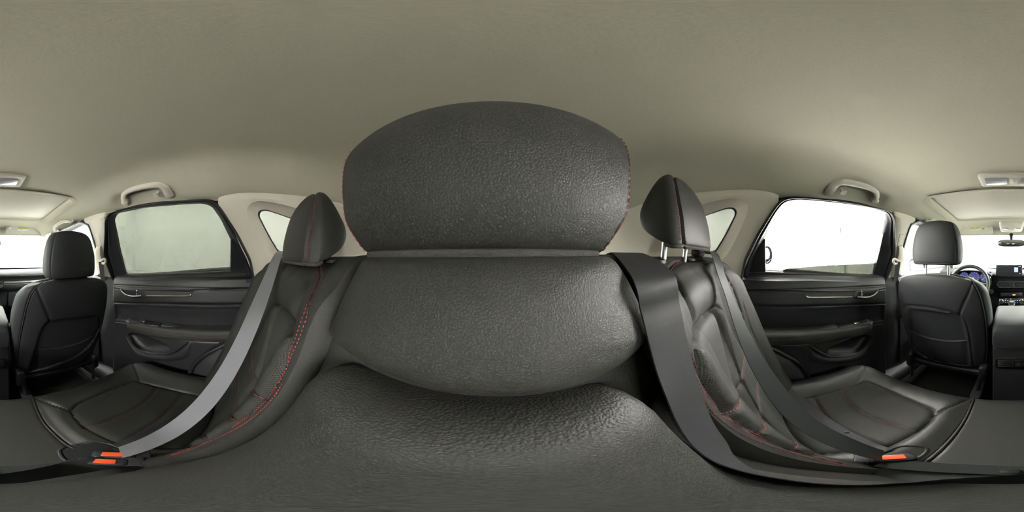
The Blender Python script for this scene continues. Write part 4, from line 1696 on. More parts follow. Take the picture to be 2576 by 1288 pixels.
for s in (1, -1):
    px = (287, 1147) if s > 0 else (2245, 1154)
    T, c = buckle(s, px, s > 0)
    # pocket in the cushion: rim and dark floor
    pk = [(150, 1142), (152, 1130), (185, 1119), (240, 1112), (290, 1122), (345, 1148), (330, 1160), (240, 1172), (170, 1160)] if s > 0 else \
         [(2330, 1132), (2320, 1125), (2285, 1122), (2250, 1127), (2200, 1148), (2180, 1168), (2215, 1180), (2280, 1164), (2318, 1146)]
    _, ouv = CB.trace(pk, 60, True)
    o = CB.on(ouv)
    if len(o) > 20:
        cc = o.mean(0)
        q = o.copy()
        q[:, 2] += .001
        V, F = tube(q, .0035, 8, True)
        mesh('pocket_rim', V, F, M['leather_seat'], T)
        V, F = slab(q * .995 + cc * .005 + np.array([0, 0, -.0005]), (0, 0, 1), .008, .001)
        mesh('pocket_lining', V, F, M['carpet'], T)
    dirv = unit(np.array([s * .30, -.05, .02]))
    yaw = math.atan2(.22, -s * .9)
    # body
    for k in range(2 if s > 0 else 1):
        ck = c if k == 0 else onZ(258, 1164, -.600)
        R = rotm(.0, -.10 * s, (-.90 if s > 0 else .92))
        V, F = rbox(ck + np.array([0, 0, .006]), (.062, .030, .022), .006, R)
        b = mesh('buckle_body', V, F, M['black'], T)
        V, F = rbox(ck + R @ np.array([.004 * s, 0, .0115]) + np.array([0, 0, .006]), (.040 if k == 0 else .026, .017, .004), .0018, R)
        mesh('release_button', V, F, M['orange'], b)
        V, F = rbox(ck + R @ np.array([.034 * s, .002, .004]) + np.array([0, 0, .006]), (.03, .034, .006), .002, R)
        mesh('latch_tongue', V, F, M['dark'], b)

# --- seat belts
def sag(A, B, n, dn, k):
    t = np.linspace(0, 1, n)[:, None]
    return A * (1 - t) + B * t + np.asarray(dn) * (k * 4 * t * (1 - t))


# passenger-side shoulder belt
A = np.array([.505, -.150, .014])
A1 = np.array([.500, -.118, .004])
B = onZ(303, 1138, -.590)
p = catmull(np.vstack([A + (0, -.05, -.005), A, A1, sag(A1, B, 8, BN, .012)[1:]]), 80)
side = np.array([np.array([.62, .34, .60])] * 80)
tt = np.linspace(0, 1, 80)[:, None]
bl = smooth01(tt, .1, .45)
V, F, uv = ribbon(p, unit(np.array([1, .12, .05])) * (1 - bl) + unit(np.array([.80, .42, .42])) * bl, .048, .0014)
b = mesh('rear_seat_belt', V, F, M['belt'], None, True, uv)
tag(b, 'light grey seat belt crossing the passenger-side backrest down to the buckle', 'seat belt')
b['kind'] = 'thing'
# lap belt under it
def lap_path(px):
    l, _ = CB.trace(px, 40)
    q = np.array([np.array(CB.bvh.find_nearest(Vector(v))[0]) for v in l])
    for _k in range(6):
        q[1:-1, 2] = np.maximum(q[1:-1, 2], .5 * (q[:-2, 2] + q[2:, 2]))
    return q + np.array([0, 0, .004])


p = lap_path([(575, 962), (535, 996), (480, 1040), (420, 1078), (350, 1112), (305, 1130)])
V, F, uv = ribbon(p, (.15, 1, .10), .047, .0014)
tag(mesh('lap_belt', V, F, M['belt_black'], None, True, uv), 'black lap belt lying behind the light grey shoulder belt', 'seat belt')

# driver-side shoulder belt
A = np.array([-.505, -.150, .014])
A1 = np.array([-.500, -.118, .004])
B = onZ(2222, 1147, -.590)
pn = np.cross(B - A1, (1, 0, 0))
dr = [on_plane(x, y, A1, pn) for x, y in ((1812, 700), (1834, 760), (1860, 830), (1890, 897), (1928, 962), (1986, 1036), (2060, 1092), (2140, 1127))]
p = catmull(np.vstack([A + (0, -.05, -.005), A, A1] + [q + BN * .006 for q in dr] + [B]), 90)
tt = np.linspace(0, 1, 90)[:, None]
bl = smooth01(tt, .25, .7)
sdv = unit(np.array([-1, .10, .05])) * (1 - bl) + unit(np.array([-.80, .42, .42])) * bl
V, F, uv = ribbon(p, sdv, .048, .0014)
tag(mesh('rear_seat_belt', V, F, M['belt_green'], None, True, uv), 'charcoal seat belt crossing the driver-side backrest down to the buckle', 'seat belt')
p = lap_path([(1965, 975), (2005, 1010), (2060, 1058), (2120, 1098), (2180, 1128), (2220, 1142)])
V, F, uv = ribbon(p, (-.12, 1, .08), .047, .0014)
lb = mesh('lap_belt', V, F, M['belt_black'], None, True, uv)
tag(lb, 'dark lap belt with black stop button behind the charcoal shoulder belt', 'seat belt')
q = onZ(2130, 1087, -.578)
V, F = lathe([(0, 0), (.006, 0), (.006, .002), (.004, .004), (0, .0045)], q, (0, .2, 1), 16)
mesh('stop_button', V, F, M['ink'], lb)

# middle belt: from the shoulder between headrests, over the armrest edge, across to the twin buckles
mp = [(1606, 634, -.118), (1643, 690, None), (1668, 780, None), (1694, 890, None), (1722, 980, None), (1780, 1100, None), (1858, 1163, None), (1960, 1203, None), (2110, 1217, None), (2320, 1217, None)]
pts = [np.array([-.186, -.200, -.004]), np.array([-.178, -.160, .004])]
for k, (x, y, Y) in enumerate(mp[1:]):
    if k < 5:
        d_ = ray(x, y)
        pts.append(EYE + d_ * ((.142, .134, .125, .112, .087)[k] / math.hypot(d_[0], d_[1])))
        continue
    pts.append(on_plane(x, y, np.array([0, -.082, 0]) + BN * .004, BN))
pts += [np.array([-.012, .095, -.49]), np.array([.05, .135, -.575]), onZ(262, 1160, -.590)]
p = catmull(np.array(pts), 120)
sd = []
for k in range(len(p)):
    t = k / (len(p) - 1)
    a = unit(np.array([1, -.25 * (1 - smooth01(t, .10, .4)), .0])) * (1 - smooth01(t, .3, .85)) + np.array([.45, .85, .25]) * smooth01(t, .3, .85)
    sd.append(a)
V, F, uv = ribbon(p, np.array(sd), .047, .0014)
mb = mesh('rear_seat_belt', V, F, M['belt_black'], None, True, uv)
tag(mb, 'dark middle seat belt running over the folded armrest edge to the twin buckles', 'seat belt')
V, F = rbox((-.183, -.186, -.004), (.054, .02, .008), .003)
bg = mesh('belt_guide', V, F, M['black'])
tag(bg, 'black middle belt guide on top of the backrest beside the raised headrest', 'belt guide')
# lower strap with round stop button between the buckles
B0 = onZ(2215, 1163, -.60)
p = catmull(np.array([B0, onZ(2330, 1174, -.606), onZ(2450, 1180, -.609), onZ(2570, 1184, -.610), onZ(100, 1180, -.606), onZ(232, 1158, -.596)]), 60)
V, F, uv = ribbon(p, (0, 1, .12), .036, .0014)
ls = mesh('lap_belt', V, F, M['belt_green'], None, True, uv)
tag(ls, 'charcoal middle lap belt with round button lying across the bench between the buckles', 'seat belt')
q = onZ(2540, 1186, -.606)
V, F = lathe([(0, 0), (.010, 0), (.010, .0015), (.007, .003), (0, .0032)], q, (0, .1, 1), 20)
mesh('stop_button', V, F, M['belt_green'], ls)

# --- lower side panel between the rear door and the bench
for s in (1, -1):
    m = s < 0
    T = thing('side_bolster', ('black wheel arch panel between bench and driver-side rear door' if m else 'black wheel arch panel between bench and passenger-side rear door'), 'side panel', (s * .66, .0, -.85))
    arc = [(640, 805), (610, 835), (575, 862), (540, 880), (508, 900), (488, 922), (478, 945)]
    q = catmull([onX(x, y, .675) for x, y in arc], 40)
    rings = []
    for a in q:
        rings.append(np.array([(.735, a[1] + .012, a[2] + .004), (.69, a[1] + .004, a[2]), (.672, a[1] - .012, a[2] - .006), (.655, a[1] - .05, a[2] - .02), (.64, min(a[1], .05) - .16, a[2] - .04), (.62, -.25, a[2] - .05)]))
    V, F = loft(rings, False, (False, False))
    mesh('arch_panel', V, F, M['dark'], T, mirror=m)
    V, F = tube(q + np.array([-.012, .004, .004]), .010, 10)
    mesh('weatherstrip', V, F, M['rubber'], T, mirror=m)

# ================================================================== front of the cabin
def front_seat(s):
    m = s < 0
    dy = .055 if m else 0.0
    dzz = .012 if m else 0.0
    cx = s * .362
    lab = ('black leather front seat in front of the steering wheel, pocket on its back' if m else 'black leather front passenger seat with curved map pocket on its back')
    T = thing('front_seat', lab, 'car seat', (cx, .80 + dy, -.85))
    lv = np.array([  # z, half width, back y, depth
        (-.098, .10, .665, .02), (-.100, .15, .645, .06), (-.110, .190, .632, .09), (-.130, .213, .627, .11), (-.17, .231, .628, .125), (-.25, .245, .643, .135), (-.35, .250, .667, .14), (-.45, .250, .693, .145), (-.55, .244, .720, .15), (-.64, .234, .745, .15), (-.69, .224, .762, .14), (-.705, .21, .775, .10)])
    lv[:, 1] *= 1.045
    lq = catmull(lv, 150)
    rings = []
    nr = 280
    for z, hw, yb, dp in lq:
        ring = []
        for a in np.linspace(0, 2 * math.pi, nr, endpoint=False):
            ca, sa = math.cos(a), math.sin(a)
            ex = 2 / 3.6
            X = hw * math.copysign(abs(ca) ** ex, ca)
            Yl = math.copysign(abs(sa) ** ex, sa)
            y = yb + dp * (Yl * .5 + .5) + (.012 * (1 - (X / hw) ** 2) * (-1) + .006 if sa < 0 else 0)
            if sa > 0:  # front side: bolsters wrap forward
                y += .03 * (abs(X) / hw) ** 3 * smooth01(-z, .12, .30)
            ring.append((cx + X, y + dy, z + dzz - .02 * (abs(X) / hw) ** 3 * float(smooth01(z, -.19, -.11))))
        rings.append(np.array(ring))
    S = Surf(np.array(rings), wrap=True)
    cen = np.array([cx, .76 + dy, -.4])
    if np.mean(np.sum(S.N * (S.P - cen), 2)) < 0:
        S.flip = not S.flip
        S.N = -S.N
    if not m:
        piping = [[(140, 700), (112, 708), (90, 722), (72, 755), (60, 800), (50, 850), (42, 905), (40, 940)]]
        seams = [[(92, 722), (103, 750), (118, 785), (127, 808)], [(127, 808), (112, 822), (100, 850), (90, 885), (80, 915), (71, 943)], [(252, 795), (254, 820), (246, 855)]]
        pocket = [(127, 808), (112, 822), (100, 850), (90, 885), (80, 915), (72, 938), (150, 930), (236, 908), (246, 870), (258, 815), (252, 795), (190, 800)]
        lip = [(98, 876), (110, 879), (140, 878), (170, 873), (205, 863), (241, 843)]
    else:
        piping = [[(2404, 686), (2425, 690), (2443, 703), (2462, 735), (2475, 780), (2482, 830), (2483, 880), (2478, 925)]]
        seams = [[(2447, 706), (2438, 735), (2424, 765), (2413, 793)], [(2413, 793), (2428, 806), (2438, 840), (2444, 880), (2450, 925)], [(2254, 720), (2262, 750), (2272, 775)],
                 [(2275, 905), (2280, 850), (2271, 800), (2276, 772), (2300, 770), (2360, 778), (2413, 793)]]
        pocket = [(2286, 783), (2300, 778), (2360, 784), (2410, 793), (2425, 810), (2434, 850), (2440, 922), (2400, 918), (2300, 900), (2292, 850)]
        lip = [(2290, 832), (2310, 843), (2340, 853), (2370, 858), (2400, 860), (2431, 858)]
    pls = []
    for pts in piping:
        l, _ = S.trace(pts, 60)
        S.groove(l, .005, .004)
        pls.append(l)
    for pts in seams:
        l, _ = S.trace(pts, 40)
        S.groove(l, .005, .006)
    po, pouv = S.trace(pocket, 80, True)
    S.puff(po, pouv, -.010, .008)
    lp, _ = S.trace(lip, 50)
    low, lowuv = S.trace(lip + [(lip[-1][0], lip[-1][1] + 60), (lip[len(lip) // 2][0], lip[len(lip) // 2][1] + 66), (lip[0][0], lip[0][1] + 55)], 80, True, False)
    S.puff(low, lowuv, .008, .02)
    S.done()
    F = [tuple(reversed(f)) if S.flip else f for f in S.F]
    n0 = S.nu
    F = F + [tuple(range((S.nv - 1) * n0, S.nv * n0)), tuple(reversed(range(n0)))]
    mesh('backrest', S.Q.reshape(-1, 3), F, M['leather_front'], T)
    for l in pls:
        q = catmull(resample(l, 16), 60)
        V, Fq = tube(q, .0026, 8)
        mesh('piping', V, Fq, M['leather_front'], T)
    q = np.array([np.array(S.bvh.find_nearest(Vector(p))[0]) for p in lp]) + np.array([0, -.003, 0])
    V, Fq = tube(q, np.concatenate([np.linspace(.002, .0065, 8), np.full(34, .0065), np.linspace(.0065, .002, 8)]), 8)
    mesh('pocket_lip', V, Fq, M['leather_front'], T)
    # cushion (seen past the backrest only)
    rg = []
    for y, hw, zt in ((.80, .235, -.60), (.90, .25, -.585), (1.1, .26, -.57), (1.25, .255, -.56), (1.32, .24, -.58), (1.35, .22, -.62)):
        qd = rrect(2 * hw, .18, .05, 4)
        rg.append(np.column_stack([cx + qd[:, 0], np.full(len(qd), y + dy), zt - .09 + qd[:, 1]]))
    V, Fq = loft(rg)
    mesh('cushion', V, Fq, M['leather_front'], T)
    # recliner covers, frame and rails
    for sx in (-1, 1):
        V, Fq = rbox((cx + sx * .215, .80 + dy, -.715), (.045, .14, .12), .015)
        mesh('recliner_cover', V, Fq, M['black'], T)
        V, Fq = rbox((cx + sx * .19, .98 + dy, -.875), (.05, .62, .03), .006)
        rl = mesh('seat_rail', V, Fq, M['dark'], T)
        V, Fq = rbox((cx + sx * .19, .665 + dy, -.875), (.045, .03, .032), .006)
        mesh('rail_cap', V, Fq, M['black'], rl)
        V, Fq = tube([(cx + sx * .20, .75 + dy, -.74), (cx + sx * .19, .73 + dy, -.87)], .011, 10)
        mesh('frame_leg', V, Fq, M['black'], T)
    V, Fq = tube([(cx - .22, .77 + dy, -.72), (cx + .22, .77 + dy, -.72)], .012, 8)
    mesh('cross_bar', V, Fq, M['black'], T)
    return S


FS = {s: front_seat(s) for s in (1, -1)}


def front_headrest(s):
    m = s < 0
    cx, dy = s * .357, (.06 if m else 0)
    dz = .056 if m else 0.0
    T = thing('front_headrest', ('black leather headrest raised on two steel posts above the driver seat' if m else 'black leather headrest resting low on the front passenger seat'), 'headrest', (cx, .63 + dy, -.1 + dz))
    lv = catmull(np.array([(-.098, .105, .608, .665), (-.094, .117, .598, .685), (-.082, .124, .593, .70), (-.05, .127, .590, .71), (0, .124, .590, .712), (.05, .113, .594, .708), (.08, .102, .600, .700), (.098, .088, .610, .690), (.106, .070, .622, .68), (.109, .04, .64, .66)]), 40)
    rings = []
    for z, hw, y0, y1 in lv:
        r = []
        cyy, hy = (y0 + y1) / 2, (y1 - y0) / 2
        for a in np.linspace(0, 2 * math.pi, 80, endpoint=False):
            ca, sa = math.cos(a), math.sin(a)
            ex = 2 / 4.0
            X = hw * math.copysign(abs(ca) ** ex, ca)
            y = cyy + hy * math.copysign(abs(sa) ** ex, sa) + (.012 * (X / hw) ** 2 if sa < 0 else 0)
            r.append((cx + X, y + dy, z + dz + .006 * (1 - (X / hw) ** 2) * smooth01(z, .05, .1)))
        rings.append(np.array(r))
    S = Surf(np.array(rings), wrap=True)
    cen = np.array([cx, .65 + dy, dz])
    if np.mean(np.sum(S.N * (S.P - cen), 2)) < 0:
        S.flip = not S.flip
        S.N = -S.N
    j = int(round((math.radians(180 + 38) if s > 0 else math.radians(360 - 38)) / (2 * math.pi) * 80))
    jj = [j, int(round((math.radians(180 + 38) if s < 0 else math.radians(360 - 38)) / (2 * math.pi) * 80))]
    for k in jj:
        S.groove(S.P[1:-1, k], .0025, .0025)
    if m:
        S.groove(S.P[7, :], .002, .0025)
    S.done()
    F = [tuple(reversed(f)) if S.flip else f for f in S.F]
    n0 = S.nu
    F = F + [tuple(range((S.nv - 1) * n0, S.nv * n0)), tuple(reversed(range(n0)))]
    mesh('headrest_cover', S.Q.reshape(-1, 3), F, M['leather_front'], T)
    for k in jj:
        stitch(S.P[1:-1, k], S.bvh, M['leather_smooth'], T, off=.004, L=.004, gap=.002)
    for x in (-.06, .06):
        V, Fq = tube([(cx + x, .66 + dy, -.06 + dz), (cx + x, .655 + dy, -.14)], .0065, 12)
        po = mesh('headrest_post', V, Fq, M['steel'], T)
        if m:
            for k in range(3):
                V, Fq = rbox((cx + x + .005, .656 + dy - .0035, -.075 - .013 * k + dz), (.004, .006, .004), .001)
                mesh('height_notch', V, Fq, M['black'], po)
    return T


for s in (1, -1):
    front_headrest(s)
    m = s < 0
    for x in (-.06, .06):
        c = (s * .357 + x, .655 + (.055 if m else 0), -.097)
        V, F = rbox(c, (.05, .035, .008), .003)
        o = mesh('headrest_guide', V, F, M['black' if m else 'dark'])
        o.parent = None
        tag(o, None, None)
        # the guide belongs to the seat it is fixed to
        seat = [t for t in bpy.data.objects if t.name.startswith('front_seat') and t.type == 'EMPTY' and (t.location.x < 0) == m][0]
        o.parent = seat
        for v in o.data.vertices:
            v.co -= seat.location

# --- centre console
CO = thing('centre_console', 'black centre console with rear air vents between the front seats', 'console', (0, .9, -.90))
rings = []
for y, hw, zt, r in ((.715, .088, -.365, .02), (.722, .0935, -.350, .025), (.745, .096, -.335, .03), (.80, .097, -.322, .03), (1.0, .096, -.315, .03), (1.02, .095, -.325, .03)):
    q = rounded([(-hw, -.455), (hw, -.455), (hw, zt), (-hw, zt)], r, 5)
    rings.append(np.column_stack([q[:, 0], np.full(len(q), y), q[:, 1]]))
V, F = loft(rings)
mesh('armrest_lid', V, F, M['leather_front'], CO)
rings = []
for y, hw, zb in ((.722, .086, -.90), (.727, .091, -.90), (.76, .094, -.90), (1.0, .095, -.90), (1.06, .095, -.90), (1.3, .10, -.90), (1.55, .11, -.90)):
    zt = -.459 if y < 1.01 else -.53
    q = rounded([(-hw, zb), (hw, zb), (hw, zt), (-hw, zt)], .012, 4)
    rings.append(np.column_stack([q[:, 0], np.full(len(q), y), q[:, 1]]))
V, F = loft(rings)
mesh('console_body', V, F, M['dark'], CO)
# rear vents
vz, vy = -.557, .719
q = rrect(.150, .058, .009, 4)
V, F = sweep(np.column_stack([q[:, 0], np.full(len(q), vy), vz + q[:, 1]]), [(-.002, -.003), (.002, -.003), (.0025, .002), (-.0025, .002)], up=(0, -1, 0), closed=True)
vb = mesh('vent_frame', V, F, M['chrome'], CO)
q = rrect(.146, .054, .008, 4)
V, F = slab(np.column_stack([q[:, 0], np.full(len(q), vy + .0035), vz + q[:, 1]]), (0, -1, 0), .004, .001)
mesh('vent_back', V, F, M['ink'], vb)
for sx in (-1, 1):
    for k in range(5):
        V, F = rbox((sx * .037, vy + .001, vz - .020 + k * .010), (.062, .010, .0028), .001, rotm(.35, 0, 0))
        mesh('vent_slat', V, F, M['black'], vb)
    V, F = rbox((sx * .037, vy - .005, vz), (.026, .006, .005), .0015)
    mesh('vent_tab', V, F, M['chrome'], vb)
V, F = rbox((0, vy - .001, vz), (.009, .008, .05), .002)
mesh('vent_divider', V, F, M['black'], vb)
V, F = rbox((0, vy - .006, vz), (.004, .004, .022), .0015)
mesh('vent_wheel', V, F, M['chrome'], vb)
# gear selector surround
V, F = rbox((0, 1.28, -.515), (.17, .34, .03), .01)
mesh('shifter_plate', V, F, M['black'], CO)
o = rrect(.11, .15, .015, 4)
V, F = sweep(np.column_stack([o[:, 0], 1.30 + o[:, 1], np.full(len(o), -.496)]), [(-.005, -.003), (.005, -.003), (.004, .003), (-.004, .003)], up=(0, 0, 1), closed=True)
mesh('shifter_frame', V, F, M['chrome'], CO)
V, F = lathe([(.030, 0), (.026, .02), (.016, .05), (.014, .085), (.022, .10), (.026, .125), (.022, .145), (.0, .150)], (0, 1.30, -.51), (0, -.12, 1), 20)
gk = mesh('gear_lever', V, F, M['leather_seat'], CO)
V, F = lathe([(.0275, 0), (.0275, .006), (.0, .006)], (0, 1.285, -.395), (0, -.12, 1), 20)
mesh('lever_collar', V, F, M['chrome'], gk)
for k in range(4):
    V, F = rbox((-.045 + .03 * k, 1.165, -.497), (.022, .018, .006), .002)
    mesh('console_switch', V, F, M['chrome' if k > 2 else 'dark'], CO)
for sx in (-1, 1):
    V, F = tube([(sx * .098, 1.04, -.52), (sx * .10, 1.25, -.49), (sx * .112, 1.48, -.42)], .006, 8)
    mesh('side_rail', V, F, M['chrome'], CO)

# --- dashboard
DB = thing('dashboard', 'dark dashboard across the front below the windshield', 'dashboard', (0, 1.6, -.9))
dprof = np.array([(1.98, -.165), (1.80, -.150), (1.66, -.146), (1.55, -.152), (1.50, -.162), (1.475, -.176), (1.470, -.188), (1.490, -.205), (1.505, -.228), (1.505, -.250), (1.498, -.258), (1.49, -.28), (1.50, -.31), (1.53, -.335), (1.55, -.36), (1.56, -.48), (1.60, -.56), (1.80, -.66), (1.95, -.95)])
rings = []
for x in np.linspace(-.74, .74, 31):
    bow = .06 * (abs(x) / .74) ** 2
    hump = .018 * math.exp(-((x + .36) / .16) ** 2)
    rings.append(np.array([(x, y - bow * 0 + bow * .8, z + hump * smooth01(-z, -.02, .02) * (z > -.20)) for y, z in dprof]))
V, F = loft(rings, False, (False, False))
mesh('dash_panel', V, F, M['dash'], DB)
for x0, x1 in ((.15, .72), (-.72, -.60)):
    p = np.array([(x, 1.495 + .048 * (abs(x) / .74) ** 2, -.268) for x in np.linspace(x0, x1, 12)])
    V, F = tube(p, .006, 6, flat=.6)
    mesh('chrome_strip', V, F, M['chrome'], DB)
    p = p + np.array([0, .004, .018])
    V, F = tube(p, .013, 6)
    mesh('inlay_strip', V, F, M['wood'], DB)
# glovebox lid and latch
q = rrect(.40, .15, .02, 4)
V, F = slab(np.column_stack([q[:, 0] + .40, np.full(len(q), 1.548), q[:, 1] - .425]), (0, -1, -.1), .01, .003)
gb = mesh('glovebox_lid', V, F, M['door'], DB)
V, F = rbox((.34, 1.535, -.385), (.06, .01, .022), .003)
mesh('latch', V, F, M['black'], gb)
# air vents
for cx_, wv in ((-.055, .15), (.085, .12), (-.66, .11), (.67, .10)):
    yv = 1.478 + .048 * (abs(cx_) / .74) ** 2
    o = np.array([(-.5, .0), (-.38, .5), (.5, .5), (.5, -.5), (-.38, -.5)]) * (wv, .052)
    if cx_ > 0 : o = o * (-1, 1)
    o = rounded(o, .006, 3)
    V, F = sweep(np.column_stack([o[:, 0] + cx_, np.full(len(o), yv), o[:, 1] - .262]), [(-.0025, -.004), (.0025, -.004), (.002, .004), (-.002, .004)], up=(0, -1, 0), closed=True)
    vf = mesh('air_vent', V, F, M['chrome'], DB)
    V, F = slab(np.column_stack([o[:, 0] + cx_, np.full(len(o), yv + .004), o[:, 1] - .262]), (0, -1, 0), .02, .001)
    mesh('vent_back', V, F, M['ink'], vf)
    for k in range(3):
        V, F = rbox((cx_, yv, -.276 + .014 * k), (wv * .8, .012, .003), .001)
        mesh('vent_slat', V, F, M['black'], vf)
# hazard warning light and climate panel
V, F = rbox((0, 1.506, -.362), (.20, .03, .035), .006)
mesh('switch_row', V, F, M['black'], DB)
V, F = rbox((.024, 1.488, -.362), (.026, .006, .010), .002)
mesh('amber_light', V, F, emit('amber_light', (1.0, .5, .04), 1.6), DB)
V, F = rbox((0, 1.51, -.425), (.235, .03, .055), .008)
cl = mesh('climate_panel', V, F, M['black'], DB)
for sx in (-1, 1):
    V, F = lathe([(.022, 0), (.022, .014), (.018, .018), (0, .018)], (sx * .092, 1.495, -.425), (0, -1, 0), 20)
    kn = mesh('climate_knob', V, F, M['chrome'], cl)
    V, F = lathe([(.013, 0), (.013, .002), (0, .002)], (sx * .092, 1.4765, -.425), (0, -1, 0), 16)
    mesh('knob_face', V, F, M['ink'], kn)
bl = emit('blue_backlight', (.35, .5, 1.0), 1.3)
rd = emit('orange_backlight', (1.0, .28, .12), 1.2)
for k in range(6):
    V, F = rbox((-.055 + .022 * k, 1.494, -.420), (.012, .004, .005), .001)
    mesh('lit_button', V, F, bl, cl)
    V, F = rbox((-.055 + .022 * k, 1.494, -.438), (.008, .004, .003), .001)
    mesh('lit_button', V, F, bl, cl)
for k in (0, 2):
    V, F = rbox((-.05 + .045 * k / 2, 1.494, -.404), (.012, .004, .005), .001)
    mesh('lit_button', V, F, rd, cl)
# start button
V, F = lathe([(.022, 0), (.022, .008), (.018, .010), (0, .010)], (-.185, 1.500, -.335), (0, -1, 0), 20)
sb = mesh('start_button', V, F, M['black'], DB)
V, F = lathe([(.023, 0), (.0245, .004), (.023, .008), (.021, .008), (.021, 0)], (-.185, 1.503, -.335), (0, -1, 0), 20)
mesh('button_ring', V, F, M['chrome'], sb)
# infotainment screen standing on the dash
IS = thing('display_screen', 'small black display screen with lit tile standing on the dashboard', 'screen', (0, 1.53, -.18))
V, F = rbox((-.02, 1.455, -.126), (.238, .018, .094), .006, rotm(-.12, 0, 0))
mesh('screen_housing', V, F, M['black'], IS)
R = rotm(-.12, 0, 0)
V, F = rbox(np.array([-.02, 1.455, -.126]) + R @ np.array([0, -.0095, 0]), (.224, .002, .080), .001, R)
mesh('screen_glass', V, F, plain('screen_glass', (.02, .022, .028), .12), IS)
V, F = rbox(np.array([-.02, 1.455, -.126]) + R @ np.array([.062, -.011, .002]), (.034, .001, .042), .0004, R)
mesh('lit_tile', V, F, emit('lit_tile', (.55, .66, 1.0), .9), IS)
for x, z in ((.088, .032), (.098, .032), (.095, -.030)):
    V, F = rbox(np.array([-.02, 1.455, -.126]) + R @ np.array([x, -.011, z]), (.008, .001, .005), .0003, R)
    mesh('lit_icon', V, F, emit('lit_icon', (.7, .75, 1.0), 1.0), IS)

# --- instrument cluster
IC = thing('instrument_cluster', 'instrument cluster with blue lit dials behind the steering wheel', 'dials', (-.36, 1.55, -.2))
rings = []
for x in np.linspace(-.19, .19, 21):
    h = .055 * math.sqrt(max(0, 1 - (x / .195) ** 2))
    rings.append(np.array([(-.36 + x, 1.66, -.19 + h * .4), (-.36 + x, 1.54, -.18 + h), (-.36 + x, 1.42, -.18 + h), (-.36 + x, 1.41, -.185 + h), (-.36 + x, 1.42, -.19 + h * .92), (-.36 + x, 1.47, -.19 + h * .85)]))
V, F = loft(rings, False, (False, False))
mesh('hood', V, F, M['dash'], IC)
V, F = rbox((-.36, 1.462, -.205), (.36, .01, .13), .005, rotm(-.2, 0, 0))
mesh('cluster_face', V, F, M['ink'], IC)
dial = emit('dial_glow', (.05, .06, .32), .4)
mark = emit('dial_mark_glow', (.45, .55, 1.0), .9)
for x, r in ((-.235, .042), (-.335, .046), (-.43, .040)):
    c = np.array([x, 1.452, -.192])
    V, F = lathe([(0, 0), (r, 0), (r, .002), (0, .002)], c, (0, -1, .2), 28)
    dd_ = mesh('dial_face', V, F, dial if x > -.46 else dial, IC)
    V, F = lathe([(r, 0), (r + .004, .006), (r + .006, .004), (r + .005, 0)], c, (0, -1, .2), 28)
    mesh('dial_ring', V, F, M['chrome'], dd_)
    for k in range(9):
        a = math.radians(220 - k * 32.5)
        u = np.array([math.cos(a), 0.2 * math.sin(a), math.sin(a)])
        V, F = tube([c + u * r * .78 + (0, -.003, 0), c + u * r * .95 + (0, -.003, 0)], .0011, 5)
        mesh('dial_mark', V, F, mark, dd_)
    a = math.radians(225)
    u = np.array([math.cos(a), 0.2 * math.sin(a), math.sin(a)])
    V, F = tube([c + (0, -.005, 0), c + u * r * .75 + (0, -.005, 0)], [.0022, .0008], 6)
    mesh('needle', V, F, M['paper'], dd_)

# --- steering wheel
SW = thing('steering_wheel', 'black steering wheel seen past the driver seat', 'steering wheel', (-.355, 1.31, -.24))
Rw = rotm(-.42, 0, 0)
wc = np.array([-.355, 1.31, -.24])
th = np.linspace(0, 2 * math.pi, 64, endpoint=False)
p = np.array([wc + Rw @ np.array([.166 * math.cos(a), 0, .166 * math.sin(a)]) for a in th])
V, F = tube(p, .0165, 12, True)
mesh('wheel_rim', V, F, M['leather_seat'], SW)
rg = []
for t, k in ((0.03, .6), (.012, .95), (-.005, 1), (-.02, .9), (-.03, .6), (-.033, .2)):
    q = np.array([(.075 * math.cos(a) * (1 if math.sin(a) > 0 else .9), .065 * math.sin(a)) for a in th[::2]])
    rg.append(np.array([wc + Rw @ np.array([x * k, t, z * k]) for x, z in q]))
V, F = loft(rg)
hub = mesh('wheel_hub', V, F, M['dark'], SW)
q = [wc + Rw @ np.array([.020 * math.cos(a), -.0345, .015 * math.sin(a)]) for a in th[::3]]
V, F = tube(np.array(q), .0022, 6, True)
mesh('hub_emblem', V, F, M['chrome'], hub)
q = [wc + Rw @ np.array(v) for v in ((-.0185, -.0345, .004), (-.008, -.0345, .002), (0, -.0345, -.006), (.008, -.0345, .002), (.0185, -.0345, .004))]
V, F = tube(catmull(np.array(q), 16), .0022, 6)
mesh('emblem_wing', V, F, M['chrome'], hub)
for ang in (0, math.pi, -math.pi / 2):
    a0 = np.array([math.cos(ang), 0, math.sin(ang)])
    q = [wc + Rw @ (a0 * .06 + np.array([0, -.005, 0])), wc + Rw @ (a0 * .12), wc + Rw @ (a0 * .162)]
    V, F = tube(np.array(q), [.022, .018, .014], 10, up=Rw @ np.array([0, -1, 0]), flat=.45)
    sp = mesh('wheel_spoke', V, F, M['dark'], SW)
    if ang != -math.pi / 2:
        V, F = rbox(wc + Rw @ (a0 * .098 + np.array([0, -.012, .004])), (.045, .008, .03), .003, Rw)
        mesh('spoke_switch', V, F, M['chrome'], sp)
V, F = tube([wc + Rw @ np.array([0, .02, 0]), wc + Rw @ np.array([0, .22, -.0])], .035, 12)
mesh('column', V, F, M['black'], SW)

